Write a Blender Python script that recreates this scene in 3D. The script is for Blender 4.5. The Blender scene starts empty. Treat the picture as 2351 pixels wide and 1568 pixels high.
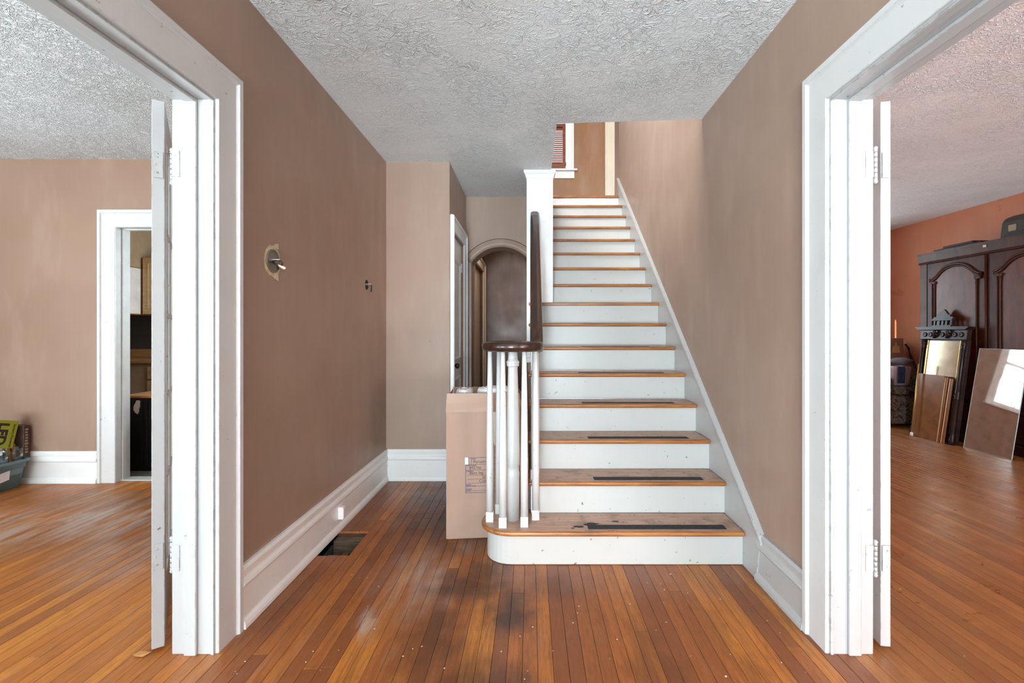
import bpy, bmesh, math, random
from mathutils import Vector, Matrix, noise

random.seed(7)
C = bpy.context.scene.collection
SC = bpy.context.scene
PI = math.pi

# ------------------------------------------------------------------ camera
FPX = 1080.0
CAM_H = 1.235
cd = bpy.data.cameras.new('camera')
cd.sensor_width = 36.0
cd.sensor_fit = 'HORIZONTAL'
cd.lens = FPX / 2351 * 36.0
cd.shift_x = -43.5 / 2351
cd.shift_y = -19.0 / 2351
cd.clip_start = 0.05
cam = bpy.data.objects.new('camera', cd)
cam.location = (0, 0, CAM_H)
cam.rotation_euler = (PI / 2, 0, 0)
C.objects.link(cam)
SC.camera = cam

# ------------------------------------------------------------------ world, sun, window and added fill light, exposure
w = bpy.data.worlds.new('world')
SC.world = w
w.use_nodes = True
w.node_tree.nodes['Background'].inputs[0].default_value = (0.80, 0.90, 1.0, 1)
w.node_tree.nodes['Background'].inputs[1].default_value = 1.3

sd = bpy.data.lights.new('sun', 'SUN')
sd.energy = 9.0
sd.angle = 0.012
sd.color = (1.0, 0.95, 0.88)
sun = bpy.data.objects.new('sun', sd)
sun.rotation_euler = Vector((2.0, -0.52, -0.9)).to_track_quat('-Z', 'Y').to_euler()
C.objects.link(sun)


def window_light(name, loc, direction, sx, sy, power, col=(0.775, 0.93, 1.0), spread=PI):
    d = bpy.data.lights.new(name, 'AREA')
    d.shape = 'RECTANGLE'
    d.size, d.size_y = sx, sy
    d.energy = power
    d.color = col
    d.spread = spread
    o = bpy.data.objects.new(name, d)
    o.location = loc
    o.rotation_euler = Vector(direction).to_track_quat('-Z', 'Y').to_euler()
    C.objects.link(o)
    return o


window_light('hall_front_window_fill', (-0.70, -6.8, 0.9), (0.28, 0.48, 0.85), 0.9, 1.8, 640)  # assumed entrance window; upward tilt added as ceiling fill
window_light('hall_ceiling_fill', (-1.05, -3.2, 0.9), (0.45, 0.25, 1), 0.8, 1.8, 260)  # added fill lamp with no opening behind it, aimed up at the ceiling
window_light('left_room_side_fill', (-5.02, 0.2, 1.0), (1, 0.25, 0.8), 3.0, 1.5, 220)  # fill lamp added in front of a solid wall, no window there
window_light('left_room_front_window_fill', (-4.0, -3.6, 0.9), (0.35, 0.5, 1), 2.0, 1.5, 290)  # unseen window opening; lamp tipped up to stand in for bounced daylight
window_light('right_room_front_window_fill', (4.3, -3.6, 0.9), (0.1, 0.28, 1), 1.8, 1.5, 640)  # upward bounce fill added at the furniture room's unseen front window
window_light('right_room_corner_window_light', (3.42, 7.72, 1.6), (0.9, -1, 0), 0.55, 1.6, 36)
window_light('right_room_far_window_light', (1.85, 7.72, 1.65), (0.1, -1, 0), 0.7, 1.5, 12)
window_light('upstairs_fill', (-0.75, 3.3, 4.6), (1, 0.55, -0.55), 1.0, 1.2, 72, (0.95, 0.96, 0.92))  # lamp added in mid air for unseen upstairs daylight on wall and risers
window_light('kitchen_fill', (-1.9, 5.0, 1.75), (-1, 0.1, 0), 1.0, 1.0, 30)  # added lamp, no window here; brightens the white cabinet side
window_light('back_passage_fill', (-0.25, 5.7, 2.5), (-0.1, 0.1, -1), 0.3, 0.6, 3.5, (1.0, 0.86, 0.72))  # lamp added to lift the cream casing and passage wall
SC.cycles.max_bounces = 16
SC.cycles.diffuse_bounces = 9

SC.view_settings.view_transform = 'Standard'
SC.view_settings.look = 'None'
SC.view_settings.gamma = 1.0
SC.view_settings.use_curve_mapping = False
SC.view_settings.exposure = 0.74


# ------------------------------------------------------------------ materials
def lin(c):
    c = c / 255.0
    return c / 12.92 if c <= 0.04045 else ((c + 0.055) / 1.055) ** 2.4


def rgb(r, g, b):
    return (lin(r), lin(g), lin(b), 1.0)


class NT:
    """a material with a few short ways of adding nodes"""
    def __init__(self, name, rough=0.5, spec=0.5):
        self.m = bpy.data.materials.new(name)
        self.m.use_nodes = True
        self.t = self.m.node_tree
        self.b = self.t.nodes['Principled BSDF']
        self.b.inputs['Roughness'].default_value = rough
        self.b.inputs['Specular IOR Level'].default_value = spec

    def n(self, kind, **kw):
        x = self.t.nodes.new(kind)
        for k, v in kw.items():
            setattr(x, k, v)
        return x

    def put(self, node, **kw):
        return node

    def link(self, a, b):
        self.t.links.new(a, b)

    def val(self, sock, v):
        if hasattr(v, 'is_linked') or isinstance(v, bpy.types.NodeSocket):
            self.link(v, sock)
        else:
            sock.default_value = v

    def pos(self):
        return self.n('ShaderNodeNewGeometry').outputs['Position']

    def obj(self):
        return self.n('ShaderNodeTexCoord').outputs['Object']

    def mapping(self, vec, scale=(1, 1, 1), loc=(0, 0, 0), rot=(0, 0, 0)):
        m = self.n('ShaderNodeMapping')
        self.link(vec, m.inputs[0])
        m.inputs['Scale'].default_value = scale
        self.val(m.inputs['Location'], loc)
        m.inputs['Rotation'].default_value = rot
        return m.outputs[0]

    def noise(self, vec, scale=5, detail=2, rough=0.5, dist=0.0, out='Fac'):
        x = self.n('ShaderNodeTexNoise')
        self.link(vec, x.inputs['Vector'])
        x.inputs['Scale'].default_value = scale
        x.inputs['Detail'].default_value = detail
        x.inputs['Roughness'].default_value = rough
        x.inputs['Distortion'].default_value = dist
        return x.outputs[out]

    def ramp(self, fac, stops, interp='LINEAR'):
        x = self.n('ShaderNodeValToRGB')
        x.color_ramp.interpolation = interp
        e = x.color_ramp.elements
        while len(e) < len(stops):
            e.new(0.5)
        for k, (p, c) in enumerate(stops):
            e[k].position = p
            e[k].color = c if isinstance(c, tuple) else (c, c, c, 1)
        self.link(fac, x.inputs[0])
        return x.outputs[0]

    def mix(self, fac, a, b, mode='MIX'):
        x = self.n('ShaderNodeMix', data_type='RGBA', blend_type=mode)
        self.val(x.inputs[0], fac)
        self.val(x.inputs[6], a)
        self.val(x.inputs[7], b)
        return x.outputs[2]

    def math(self, op, a, b=0.0, clamp=False):
        x = self.n('ShaderNodeMath', operation=op)
        x.use_clamp = clamp
        self.val(x.inputs[0], a)
        self.val(x.inputs[1], b)
        return x.outputs[0]

    def bump(self, h, strength=0.3, dist=0.002):
        x = self.n('ShaderNodeBump')
        x.inputs['Strength'].default_value = strength
        x.inputs['Distance'].default_value = dist
        self.link(h, x.inputs['Height'])
        self.link(x.outputs[0], self.b.inputs['Normal'])

    def col(self, c):
        self.val(self.b.inputs['Base Color'], c)

    def rough(self, r):
        self.val(self.b.inputs['Roughness'], r)


def plain(name, c, rough=0.5, metal=0.0, spec=0.5, var=0.12, scale=8, bump=0.0):
    t = NT(name, rough, spec)
    f = t.noise(t.obj(), scale, 3)
    k = t.ramp(f, [(0.3, 1 - var), (0.7, 1 + var * 0.4)])
    t.col(t.mix(1.0, c, k, 'MULTIPLY'))
    t.b.inputs['Metallic'].default_value = metal
    if bump:
        t.bump(t.noise(t.obj(), 90, 3), bump, 0.002)
    return t.m


def wall_paint(name, c1, c2, rough=0.42):
    t = NT(name, rough, 0.45)
    p = t.pos()
    f = t.noise(p, 1.3, 3)
    base = t.mix(t.ramp(f, [(0.35, 0.0), (0.65, 1.0)]), c1, c2)
    # faint vertical roller bands and scuffs
    s = t.noise(t.mapping(p, (5, 5, 1.3)), 1.2, 4, 0.6)
    base = t.mix(t.ramp(s, [(0.50, 0.0), (0.80, 0.22)]), base, rgb(196, 172, 156))
    d = t.noise(t.mapping(p, (3, 3, 1.2)), 9, 4, 0.7)
    base = t.mix(t.ramp(d, [(0.70, 0.0), (0.78, 0.5)]), base, rgb(88, 74, 66))
    t.col(base)
    t.bump(t.noise(p, 140, 2), 0.16, 0.002)
    t.rough(t.ramp(t.noise(p, 3.0, 3), [(0.3, rough - 0.06), (0.7, rough + 0.10)]))
    return t.m


def white_paint(name, c=rgb(226, 226, 225), chips=0.0, dirt=0.5, rough=0.33):
    t = NT(name, rough, 0.5)
    p = t.pos()
    base = t.mix(t.ramp(t.noise(p, 2.2, 3), [(0.35, 0.0), (0.7, 0.25)]), c, rgb(184, 184, 183))
    spk = t.noise(p, 42, 3, 0.6)
    base = t.mix(t.ramp(spk, [(0.70, 0.0), (0.735, dirt)]), base, rgb(96, 84, 74))
    sm = t.noise(t.mapping(p, (1, 1, 0.5)), 9, 4, 0.65)
    base = t.mix(t.ramp(sm, [(0.60, 0.0), (0.80, 0.4 * dirt)]), base, rgb(176, 170, 164))
    if chips:
        bv = t.n('ShaderNodeBevel', samples=3)
        bv.inputs[0].default_value = 0.005
        g = t.n('ShaderNodeNewGeometry')
        dt = t.n('ShaderNodeVectorMath', operation='DOT_PRODUCT')
        t.link(bv.outputs[0], dt.inputs[0])
        t.link(g.outputs['Normal'], dt.inputs[1])
        edge = t.ramp(dt.outputs['Value'], [(0.86, 1.0), (0.97, 0.0)])
        ch = t.ramp(t.noise(t.mapping(p, (1, 1, 0.7)), 24, 4, 0.7), [(0.525, 0.0), (0.565, 1.0)])
        m = t.math('MULTIPLY', t.math('MULTIPLY', edge, ch), chips)
        base = t.mix(m, base, rgb(112, 92, 76))
    t.col(base)
    t.bump(t.noise(t.mapping(p, (1, 1, 0.25)), 34, 3), 0.12, 0.002)
    return t.m


def ceiling_mat(name, scale, dist, strength, c=rgb(214, 214, 213), sx=1.0):
    t = NT(name, 0.75, 0.3)
    p = t.pos()
    # sparse thin ridges on a smooth skim, thinning out in patches
    n1 = t.noise(t.mapping(p, (sx, 1, 1)), scale, 3, 0.55, 0.8)
    n2 = t.noise(p, scale * 1.9, 3, 0.6, 0.5)
    k1 = t.ramp(t.math('ABSOLUTE', t.math('SUBTRACT', n1, 0.5)), [(0.0, 1.0), (0.022, 0.75), (0.055, 0.0)])
    k2 = t.ramp(t.math('ABSOLUTE', t.math('SUBTRACT', n2, 0.48)), [(0.0, 0.8), (0.05, 0.0)])
    patch = t.ramp(t.noise(p, 3.2, 3, 0.6), [(0.36, 0.7 if scale > 25 else 0.3), (0.58, 1.0)])
    h = t.math('MULTIPLY', t.math('MAXIMUM', k1, t.math('MULTIPLY', k2, 0.7)), patch)
    h = t.math('ADD', h, t.math('MULTIPLY', t.noise(p, scale * 4, 2), 0.25))
    t.bump(h, strength, dist)
    t.col(t.mix(t.ramp(t.noise(p, 1.1, 2), [(0.3, 0.0), (0.7, 1.0)]), c, rgb(236, 239, 241)))
    return t.m


def stain_mask(t, p, spots):
    """soft irregular blotches at given floor places: (x, y, rx, ry, strength)"""
    wob = t.n('ShaderNodeVectorMath', operation='MULTIPLY_ADD')
    nz = t.n('ShaderNodeTexNoise')
    t.link(p, nz.inputs['Vector'])
    nz.inputs['Scale'].default_value = 5.0
    nz.inputs['Detail'].default_value = 4
    t.link(nz.outputs['Color'], wob.inputs[0])
    wob.inputs[1].default_value = (0.34, 0.34, 0)
    t.link(p, wob.inputs[2])
    acc = None
    for (x, y, rx, ry, s) in spots:
        v = t.mapping(wob.outputs[0], (1 / rx, 1 / ry, 0), (-(x + 0.17) / rx, -(y + 0.17) / ry, 0))
        ln = t.n('ShaderNodeVectorMath', operation='LENGTH')
        t.link(v, ln.inputs[0])
        f = t.ramp(ln.outputs['Value'], [(0.35, s), (1.0, 0.0)])
        acc = f if acc is None else t.math('MAXIMUM', acc, f)
    return acc


def floor_mat(name, cols, grain, spots, light_spots, scuffs=0.35, rough=0.30, scuff_col=rgb(176, 160, 150), broad_amt=0.5):
    t = NT(name, rough, 0.5)
    p = t.pos()
    rnd = t.n('ShaderNodeObjectInfo').outputs['Random']
    off = t.n('ShaderNodeCombineXYZ')
    t.link(t.math('MULTIPLY', rnd, 37.0), off.inputs[0])
    t.link(t.math('MULTIPLY', rnd, 91.0), off.inputs[1])
    # cathedral grain, then short open pores, along each strip
    g = t.noise(t.mapping(p, (24, 1.3, 1), off.outputs[0]), 1.6, 5, 0.62, 1.2)
    pores = t.noise(t.mapping(p, (210, 9, 1), off.outputs[0]), 1.5, 3, 0.65)
    dark, mid, light = cols
    base = t.ramp(rnd, [(0.0, dark), (0.14, dark), (0.30, mid), (0.70, mid), (0.86, light), (1.0, light)])
    base = t.mix(t.ramp(g, [(0.40, 0.0), (0.64, 0.75)]), base, dark)
    base = t.mix(t.ramp(pores, [(0.50, 0.0), (0.66, 0.55)]), base, grain)
    broad = t.noise(t.mapping(p, (1.5, 0.8, 1)), 2.0, 5, 0.62)
    base = t.mix(t.ramp(broad, [(0.46, 0.0), (0.68, broad_amt)]), base, dark)
    base = t.mix(t.ramp(broad, [(0.58, 0.0), (0.76, max(0.0, 0.75 * broad_amt - 0.16))]), base, grain)
    if spots:
        base = t.mix(stain_mask(t, p, spots), base, rgb(50, 31, 25))
    sc = t.noise(t.mapping(p, (5.0, 1.1, 1), rot=(0, 0, 0.55)), 1.8, 6, 0.70, 0.6)
    scm = t.ramp(sc, [(0.57, 0.0), (0.76, scuffs)])
    if light_spots:
        scm = t.math('MAXIMUM', scm, t.math('MULTIPLY', stain_mask(t, p, light_spots), t.ramp(sc, [(0.40, 0.0), (0.62, 1.0)])))
    base = t.mix(scm, base, scuff_col)
    t.col(base)
    t.rough(t.ramp(t.noise(p, 6, 4, 0.6), [(0.3, rough), (0.7, rough + 0.22)]))
    t.bump(pores, 0.12, 0.001)
    return t.m


def wood(name, c1, c2, rough=0.4, scale=(3, 3, 40), amt=1.0, spec=0.5):
    t = NT(name, rough, spec)
    o = t.obj()
    g = t.noise(t.mapping(o, scale), 1.5, 5, 0.6, 0.5)
    t.col(t.mix(t.ramp(g, [(0.35, 0.0), (0.65, amt)]), c1, c2))
    t.bump(g, 0.06, 0.001)
    return t.m


M = {}
M['hall_wall'] = wall_paint('hall_wall_paint', rgb(164, 140, 124), rgb(157, 132, 116))
M['left_wall'] = wall_paint('left_room_paint', rgb(158, 129, 110), rgb(151, 121, 102))
M['upper_wall'] = wall_paint('upper_hall_paint', rgb(150, 108, 74), rgb(140, 98, 66))
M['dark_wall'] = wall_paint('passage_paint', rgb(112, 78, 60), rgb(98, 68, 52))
M['orange'] = wall_paint('terracotta_paint', rgb(206, 140, 106), rgb(196, 128, 96), 0.32)
M['white'] = white_paint('white_trim_paint', rgb(243, 243, 242))
M['casing'] = white_paint('casing_paint', rgb(214, 214, 213), chips=0.5, dirt=0.6)
M['spindle'] = white_paint('spindle_paint', rgb(205, 205, 203), dirt=0.6)
M['worn'] = white_paint('worn_white_paint', rgb(180, 180, 180), chips=1.0, dirt=0.85)
M['riser'] = white_paint('riser_paint', rgb(188, 188, 185), dirt=0.9)
M['cream'] = white_paint('cream_trim_paint', rgb(226, 208, 182), dirt=0.3)
M['grey_trim'] = plain('grey_shelf_paint', rgb(196, 194, 191), 0.45)
M['ceiling'] = ceiling_mat('hall_ceiling_texture', 20, 0.006, 0.9, rgb(244, 248, 250))
M['ceiling_left'] = ceiling_mat('left_ceiling_texture', 30, 0.010, 1.0, rgb(222, 222, 222))
M['ceiling_right'] = ceiling_mat('right_ceiling_texture', 20, 0.006, 0.9, rgb(244, 248, 250))
M['floor_hall'] = floor_mat('hall_oak', (rgb(136, 78, 42), rgb(172, 102, 46), rgb(198, 126, 50)), rgb(92, 50, 30),
    [(-0.30, 2.33, 0.22, 0.20, 0.75), (-0.10, 2.10, 0.15, 0.22, 0.85), (-0.62, 3.45, 0.32, 1.1, 0.72),
     (-0.42, 2.78, 0.30, 0.36, 0.6), (-0.22, 2.47, 0.16, 0.16, 0.7), (-0.38, 1.92, 0.18, 0.40, 0.55),
     (0.10, 2.30, 0.30, 0.18, 0.35), (-1.15, 2.2, 0.16, 0.5, 0.3), (-0.18, 1.62, 0.22, 0.22, 0.6), (0.45, 1.75, 0.10, 0.35, 0.3), (0.78, 1.95, 0.08, 0.3, 0.3)],
    [(-0.58, 2.35, 0.25, 0.40, 0.6), (-0.72, 1.98, 0.10, 0.12, 0.8), (-0.35, 2.68, 0.12, 0.10, 0.5), (-0.85, 3.7, 0.3, 0.5, 0.3)], 0.16, 0.28)
M['floor_left'] = floor_mat('left_room_oak', (rgb(156, 92, 42), rgb(190, 114, 44), rgb(208, 134, 52)), rgb(122, 70, 36),
    [(-3.0, 3.5, 1.6, 0.35, 0.3), (-2.6, 2.9, 0.9, 0.5, 0.25)],
    [(-2.7, 3.2, 0.8, 0.55, 0.95), (-3.4, 2.9, 0.8, 0.55, 0.9), (-2.5, 1.75, 0.3, 0.2, 0.5), (-2.2, 2.6, 0.5, 0.4, 0.5)], 0.30, 0.32, rgb(184, 164, 152), 0.35)
M['floor_right'] = floor_mat('right_room_oak', (rgb(138, 86, 46), rgb(158, 102, 54), rgb(174, 116, 62)), rgb(108, 66, 38), [], [], 0.10, 0.25, rgb(176, 160, 150), 0.22)
M['subfloor'] = plain('subfloor_wood', rgb(70, 42, 26), 0.7)
M['duct'] = plain('duct_metal', rgb(92, 96, 100), 0.45, 0.6)
M['old_wood'] = wood('old_joist', rgb(128, 108, 88), rgb(84, 66, 52), 0.8)
M['tread_top'] = NT('worn_tread', 0.45).m
M['nosing'] = wood('varnished_nosing', rgb(172, 112, 58), rgb(132, 78, 38), 0.32, (3, 30, 30))
M['rail'] = wood('dark_mahogany', rgb(62, 38, 28), rgb(44, 26, 20), 0.22, (20, 4, 4))
M['strip'] = plain('grip_strip', rgb(52, 50, 52), 0.85, var=0.35, scale=40)
M['black'] = plain('black_paint', rgb(22, 22, 25), 0.35)
M['black_bag'] = plain('black_plastic', rgb(16, 16, 18), 0.3)
M['card'] = plain('cardboard', rgb(156, 128, 112), 0.75, var=0.08, scale=6)
M['card_tape'] = plain('brown_tape', rgb(150, 116, 92), 0.4, var=0.08)
M['ink'] = plain('blue_ink', rgb(52, 44, 92), 0.6)
M['pen'] = plain('pen_ink', rgb(50, 44, 48), 0.6)
M['paper'] = plain('white_paper', rgb(232, 226, 226), 0.7, var=0.04)
M['sticker'] = plain('pale_sticker', rgb(200, 214, 226), 0.5)
M['foam'] = plain('white_foam', rgb(226, 228, 230), 0.6, var=0.05)
M['film'] = plain('cloudy_film', rgb(206, 196, 188), 0.25, var=0.08)
M['led'] = plain('lime_card', rgb(168, 176, 40), 0.42, var=0.08)
M['led_ink'] = plain('dark_print', rgb(52, 36, 44), 0.5)
M['tub'] = plain('teal_plastic', rgb(112, 142, 150), 0.35, var=0.12)
M['book'] = plain('brown_book_cover', rgb(84, 62, 54), 0.45, var=0.3, scale=30)
M['motif'] = plain('pale_motif', rgb(168, 146, 134), 0.5)
M['tan_wood'] = wood('tan_wood', rgb(176, 128, 66), rgb(150, 104, 50), 0.5)
M['cab_wood'] = wood('kitchen_oak', rgb(206, 168, 116), rgb(190, 150, 100), 0.45)
M['counter'] = wood('counter_wood', rgb(190, 140, 88), rgb(168, 118, 70), 0.4)
M['soffit'] = plain('soffit_paint', rgb(176, 144, 112), 0.6)
M['backsplash'] = plain('dark_backsplash', rgb(76, 70, 64), 0.55)
M['white_panel'] = plain('white_panel', rgb(236, 228, 222), 0.4)
M['kitchen_floor'] = plain('grey_vinyl', rgb(128, 124, 118), 0.5, var=0.25, scale=12)
M['brass'] = plain('aged_brass', rgb(66, 56, 46), 0.35, 0.8)
M['plaster'] = plain('bare_plaster', rgb(206, 194, 160), 0.8, var=0.25, scale=40)
M['box_metal'] = plain('box_metal', rgb(150, 144, 132), 0.4, 0.7)
M['hole'] = plain('dark_hole', rgb(48, 40, 36), 0.9)
M['wire'] = plain('black_wire', rgb(34, 28, 26), 0.5)
M['nut'] = plain('pale_wire_nut', rgb(226, 208, 192), 0.5)
M['shutter'] = wood('shutter_wood', rgb(132, 66, 36), rgb(104, 48, 26), 0.35)
M['walnut'] = wood('dark_walnut', rgb(84, 46, 34), rgb(58, 30, 23), 0.38, (6, 6, 2), spec=0.2)
M['burl'] = wood('walnut_panel', rgb(104, 52, 30), rgb(72, 34, 24), 0.36, (8, 8, 2.5), spec=0.35)
M['ebony'] = wood('ebonised_wood', rgb(56, 42, 40), rgb(40, 30, 30), 0.32, (6, 6, 2), spec=0.25)
M['board'] = wood('brown_board', rgb(140, 92, 50), rgb(112, 72, 38), 0.3, (5, 5, 2))
M['pale_strip'] = plain('pale_moulding', rgb(206, 166, 122), 0.4)
M['gold'] = plain('gilt', rgb(196, 164, 96), 0.3, 0.7)
M['leather'] = plain('worn_leather', rgb(62, 56, 52), 0.5, var=0.3, scale=20, bump=0.2)
M['gilt_latch'] = plain('latch_metal', rgb(150, 136, 112), 0.4, 0.6)
M['grey_cloth'] = plain('grey_clothes', rgb(126, 126, 142), 0.85, bump=0.3)
M['navy'] = plain('navy_clothes', rgb(40, 46, 84), 0.85, bump=0.3)
M['rust_cloth'] = plain('rust_clothes', rgb(110, 58, 48), 0.85, bump=0.3)
M['bin'] = plain('pale_bin', rgb(196, 186, 192), 0.4)
M['leaf'] = plain('dry_leaf', rgb(178, 122, 66), 0.7)
M['chip'] = plain('paint_flakes', rgb(226, 218, 210), 0.6)

t = NT('mirror_glass', 0.03)
t.b.inputs['Metallic'].default_value = 1.0
t.col(t.mix(t.ramp(t.noise(t.obj(), 9, 4), [(0.45, 0.0), (0.75, 0.5)]), rgb(214, 214, 210), rgb(166, 162, 150)))
t.rough(t.ramp(t.noise(t.obj(), 3, 2), [(0.4, 0.025), (0.75, 0.06)]))
M['mirror'] = t.m
t = NT('glass_edge', 0.1)
t.col(rgb(190, 220, 220))
M['glass_edge'] = t.m
t = NT('beige_mirror_glass', 0.12)
t.b.inputs['Metallic'].default_value = 1.0
t.col(t.mix(t.ramp(t.noise(t.obj(), 5, 4), [(0.4, 0.0), (0.7, 1.0)]), rgb(196, 182, 158), rgb(166, 150, 126)))  # beige reflection of the ceiling put into the glass colour
M['beige_mirror'] = t.m


def glass(name, c=(1, 1, 1, 1), rough=0.0):
    t = NT(name, rough)
    t.b.inputs['Transmission Weight'].default_value = 1.0
    t.b.inputs['IOR'].default_value = 1.45
    t.b.inputs['Base Color'].default_value = c
    return t.m


def window_glass(name):
    t = NT(name, 0.02)
    tr = t.n('ShaderNodeBsdfTransparent')
    gl = t.n('ShaderNodeBsdfGlossy')
    gl.inputs['Roughness'].default_value = 0.02
    mx = t.n('ShaderNodeMixShader')
    fr = t.n('ShaderNodeLayerWeight')
    fr.inputs[0].default_value = 0.5
    t.link(t.math('ADD', t.math('MULTIPLY', t.math('POWER', fr.outputs['Facing'], 5.0), 0.4), 0.04), mx.inputs[0])
    t.link(tr.outputs[0], mx.inputs[1])
    t.link(gl.outputs[0], mx.inputs[2])
    out = [n for n in t.t.nodes if n.type == 'OUTPUT_MATERIAL'][0]
    t.link(mx.outputs[0], out.inputs[0])
    return t.m


M['tumbler'] = window_glass('clear_glass')
_t = M['tumbler'].node_tree
_lw = _t.nodes.new('ShaderNodeLayerWeight')
_lw.inputs[0].default_value = 0.45
_mx = [n for n in _t.nodes if n.type == 'MIX_SHADER'][0]
_t.links.new(_lw.outputs['Facing'], _mx.inputs[0])
[n for n in _t.nodes if n.type == 'BSDF_GLOSSY'][0].inputs['Roughness'].default_value = 0.12
M['pane'] = window_glass('window_pane')

# worn tread top: grey brown worn wood with dirt
t = NT('tread_wear', 0.42)
p = t.pos()
g = t.noise(t.mapping(p, (3, 34, 1)), 1.6, 5, 0.6, 0.5)
base = t.mix(t.ramp(g, [(0.35, 0.0), (0.65, 1.0)]), rgb(192, 156, 134), rgb(168, 130, 110))
base = t.mix(t.ramp(t.noise(p, 9, 5, 0.7), [(0.50, 0.0), (0.72, 0.8)]), base, rgb(112, 84, 72))
base = t.mix(t.ramp(t.noise(p, 22, 4, 0.7), [(0.63, 0.0), (0.68, 0.85)]), base, rgb(60, 44, 38))
t.col(base)
M['tread_top'] = t.m

# dark floral upholstery
t = NT('floral_upholstery', 0.85)
o = t.obj()
n1 = t.noise(o, 14, 4, 0.7, 1.8)
base = t.ramp(n1, [(0.38, rgb(46, 42, 40)), (0.47, rgb(70, 62, 54)), (0.52, rgb(134, 122, 104)), (0.60, rgb(64, 58, 54)), (0.7, rgb(100, 84, 72))])
t.col(base)
M['floral'] = t.m


# ------------------------------------------------------------------ helpers
def link(o, parent=None):
    C.objects.link(o)
    if parent is not None:
        o.parent = parent
    return o


class MB:
    """collects shapes into one mesh"""
    def __init__(self):
        self.bm = bmesh.new()

    def box(self, x0, x1, y0, y1, z0, z1, mi=0):
        x0, x1 = min(x0, x1), max(x0, x1)
        y0, y1 = min(y0, y1), max(y0, y1)
        z0, z1 = min(z0, z1), max(z0, z1)
        v = [self.bm.verts.new(c) for c in ((x0, y0, z0), (x1, y0, z0), (x1, y1, z0), (x0, y1, z0),
                                            (x0, y0, z1), (x1, y0, z1), (x1, y1, z1), (x0, y1, z1))]
        for f in ((0, 3, 2, 1), (4, 5, 6, 7), (0, 1, 5, 4), (1, 2, 6, 5), (2, 3, 7, 6), (3, 0, 4, 7)):
            q = self.bm.faces.new([v[i] for i in f])
            q.material_index = mi
        return self

    def prism(self, poly, axis, a, b, mi=0):
        """polygon extruded along axis: x -> (y,z), y -> (x,z), z -> (x,y)"""
        def at(p, d):
            return {'x': (d, p[0], p[1]), 'y': (p[0], d, p[1]), 'z': (p[0], p[1], d)}[axis]
        A = [self.bm.verts.new(at(p, a)) for p in poly]
        B = [self.bm.verts.new(at(p, b)) for p in poly]
        fs = [self.bm.faces.new(A), self.bm.faces.new(B)]
        n = len(poly)
        for i in range(n):
            fs.append(self.bm.faces.new((A[i], A[(i + 1) % n], B[(i + 1) % n], B[i])))
        for f in fs:
            f.material_index = mi
        return self

    def rings(self, rings, closed=False, caps=True, mi=0):
        """skin a list of vertex rings"""
        R = [[self.bm.verts.new(c) for c in r] for r in rings]
        n = len(R[0])
        pairs = list(zip(R, R[1:])) + ([(R[-1], R[0])] if closed else [])
        for a, b in pairs:
            for i in range(n):
                f = self.bm.faces.new((a[i], a[(i + 1) % n], b[(i + 1) % n], b[i]))
                f.material_index = mi
                f.smooth = True
        if caps and not closed:
            self.bm.faces.new(R[0]).material_index = mi
            self.bm.faces.new(R[-1]).material_index = mi
        return self

    def lathe(self, prof, cx, cy, n=20, square=(), mi=0):
        rr = []
        for (r, z) in prof:
            rr.append([(cx + r * math.cos(2 * PI * k / n), cy + r * math.sin(2 * PI * k / n), z) for k in range(n)])
        return self.rings(rr, mi=mi)

    def tube(self, pts, r, n=10, mi=0):
        pts = [Vector(q) for q in pts]
        rr = []
        for i, q in enumerate(pts):
            d = (pts[min(i + 1, len(pts) - 1)] - pts[max(i - 1, 0)]).normalized()
            up = Vector((0, 0, 1)) if abs(d.z) < 0.9 else Vector((1, 0, 0))
            s = d.cross(up).normalized()
            u = s.cross(d)
            rad = r[i] if isinstance(r, (list, tuple)) else r
            rr.append([tuple(q + s * (rad * math.cos(2 * PI * k / n)) + u * (rad * math.sin(2 * PI * k / n))) for k in range(n)])
        return self.rings(rr, mi=mi)

    def sweep(self, pts, prof, mi=0):
        """profile (side, up) swept along points, kept upright"""
        pts = [Vector(q) for q in pts]
        rr = []
        for i, q in enumerate(pts):
            d = (pts[min(i + 1, len(pts) - 1)] - pts[max(i - 1, 0)]).normalized()
            s = d.cross(Vector((0, 0, 1))).normalized()
            u = s.cross(d)
            rr.append([tuple(q + s * a + u * b) for a, b in prof])
        return self.rings(rr, mi=mi)

    def xform(self, mat):
        self.bm.transform(mat)
        return self

    def build(self, name, mats, parent=None, bevel=0.0, seg=2, smooth=False, bevmat=-1, loc=None, angle=0.6):
        bmesh.ops.recalc_face_normals(self.bm, faces=self.bm.faces)
        me = bpy.data.meshes.new(name)
        self.bm.to_mesh(me)
        self.bm.free()
        for m in (mats if isinstance(mats, (list, tuple)) else [mats]):
            me.materials.append(M[m])
        if smooth:
            for p in me.polygons:
                p.use_smooth = True
        o = bpy.data.objects.new(name, me)
        if loc is not None:
            o.location = loc
        link(o, parent)
        if bevel:
            b = o.modifiers.new('edge', 'BEVEL')
            b.width = bevel
            b.segments = seg
            b.limit_method = 'ANGLE'
            b.angle_limit = angle
            b.material = bevmat
            b.harden_normals = False
        return o


def tag(o, label, cat, group=None, kind=None):
    o['label'] = label
    o['category'] = cat
    if group:
        o['group'] = group
    if kind:
        o['kind'] = kind
    return o


def empty(name, loc=(0, 0, 0), rz=0.0):
    o = bpy.data.objects.new(name, None)
    o.empty_display_size = 0.05
    o.location = loc
    o.rotation_euler = (0, 0, rz)
    return link(o)


def copy_tree(o, parent=None):
    c = o.copy()
    C.objects.link(c)
    c.parent = parent
    for ch in list(o.children):
        copy_tree(ch, c)
    return c


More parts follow.
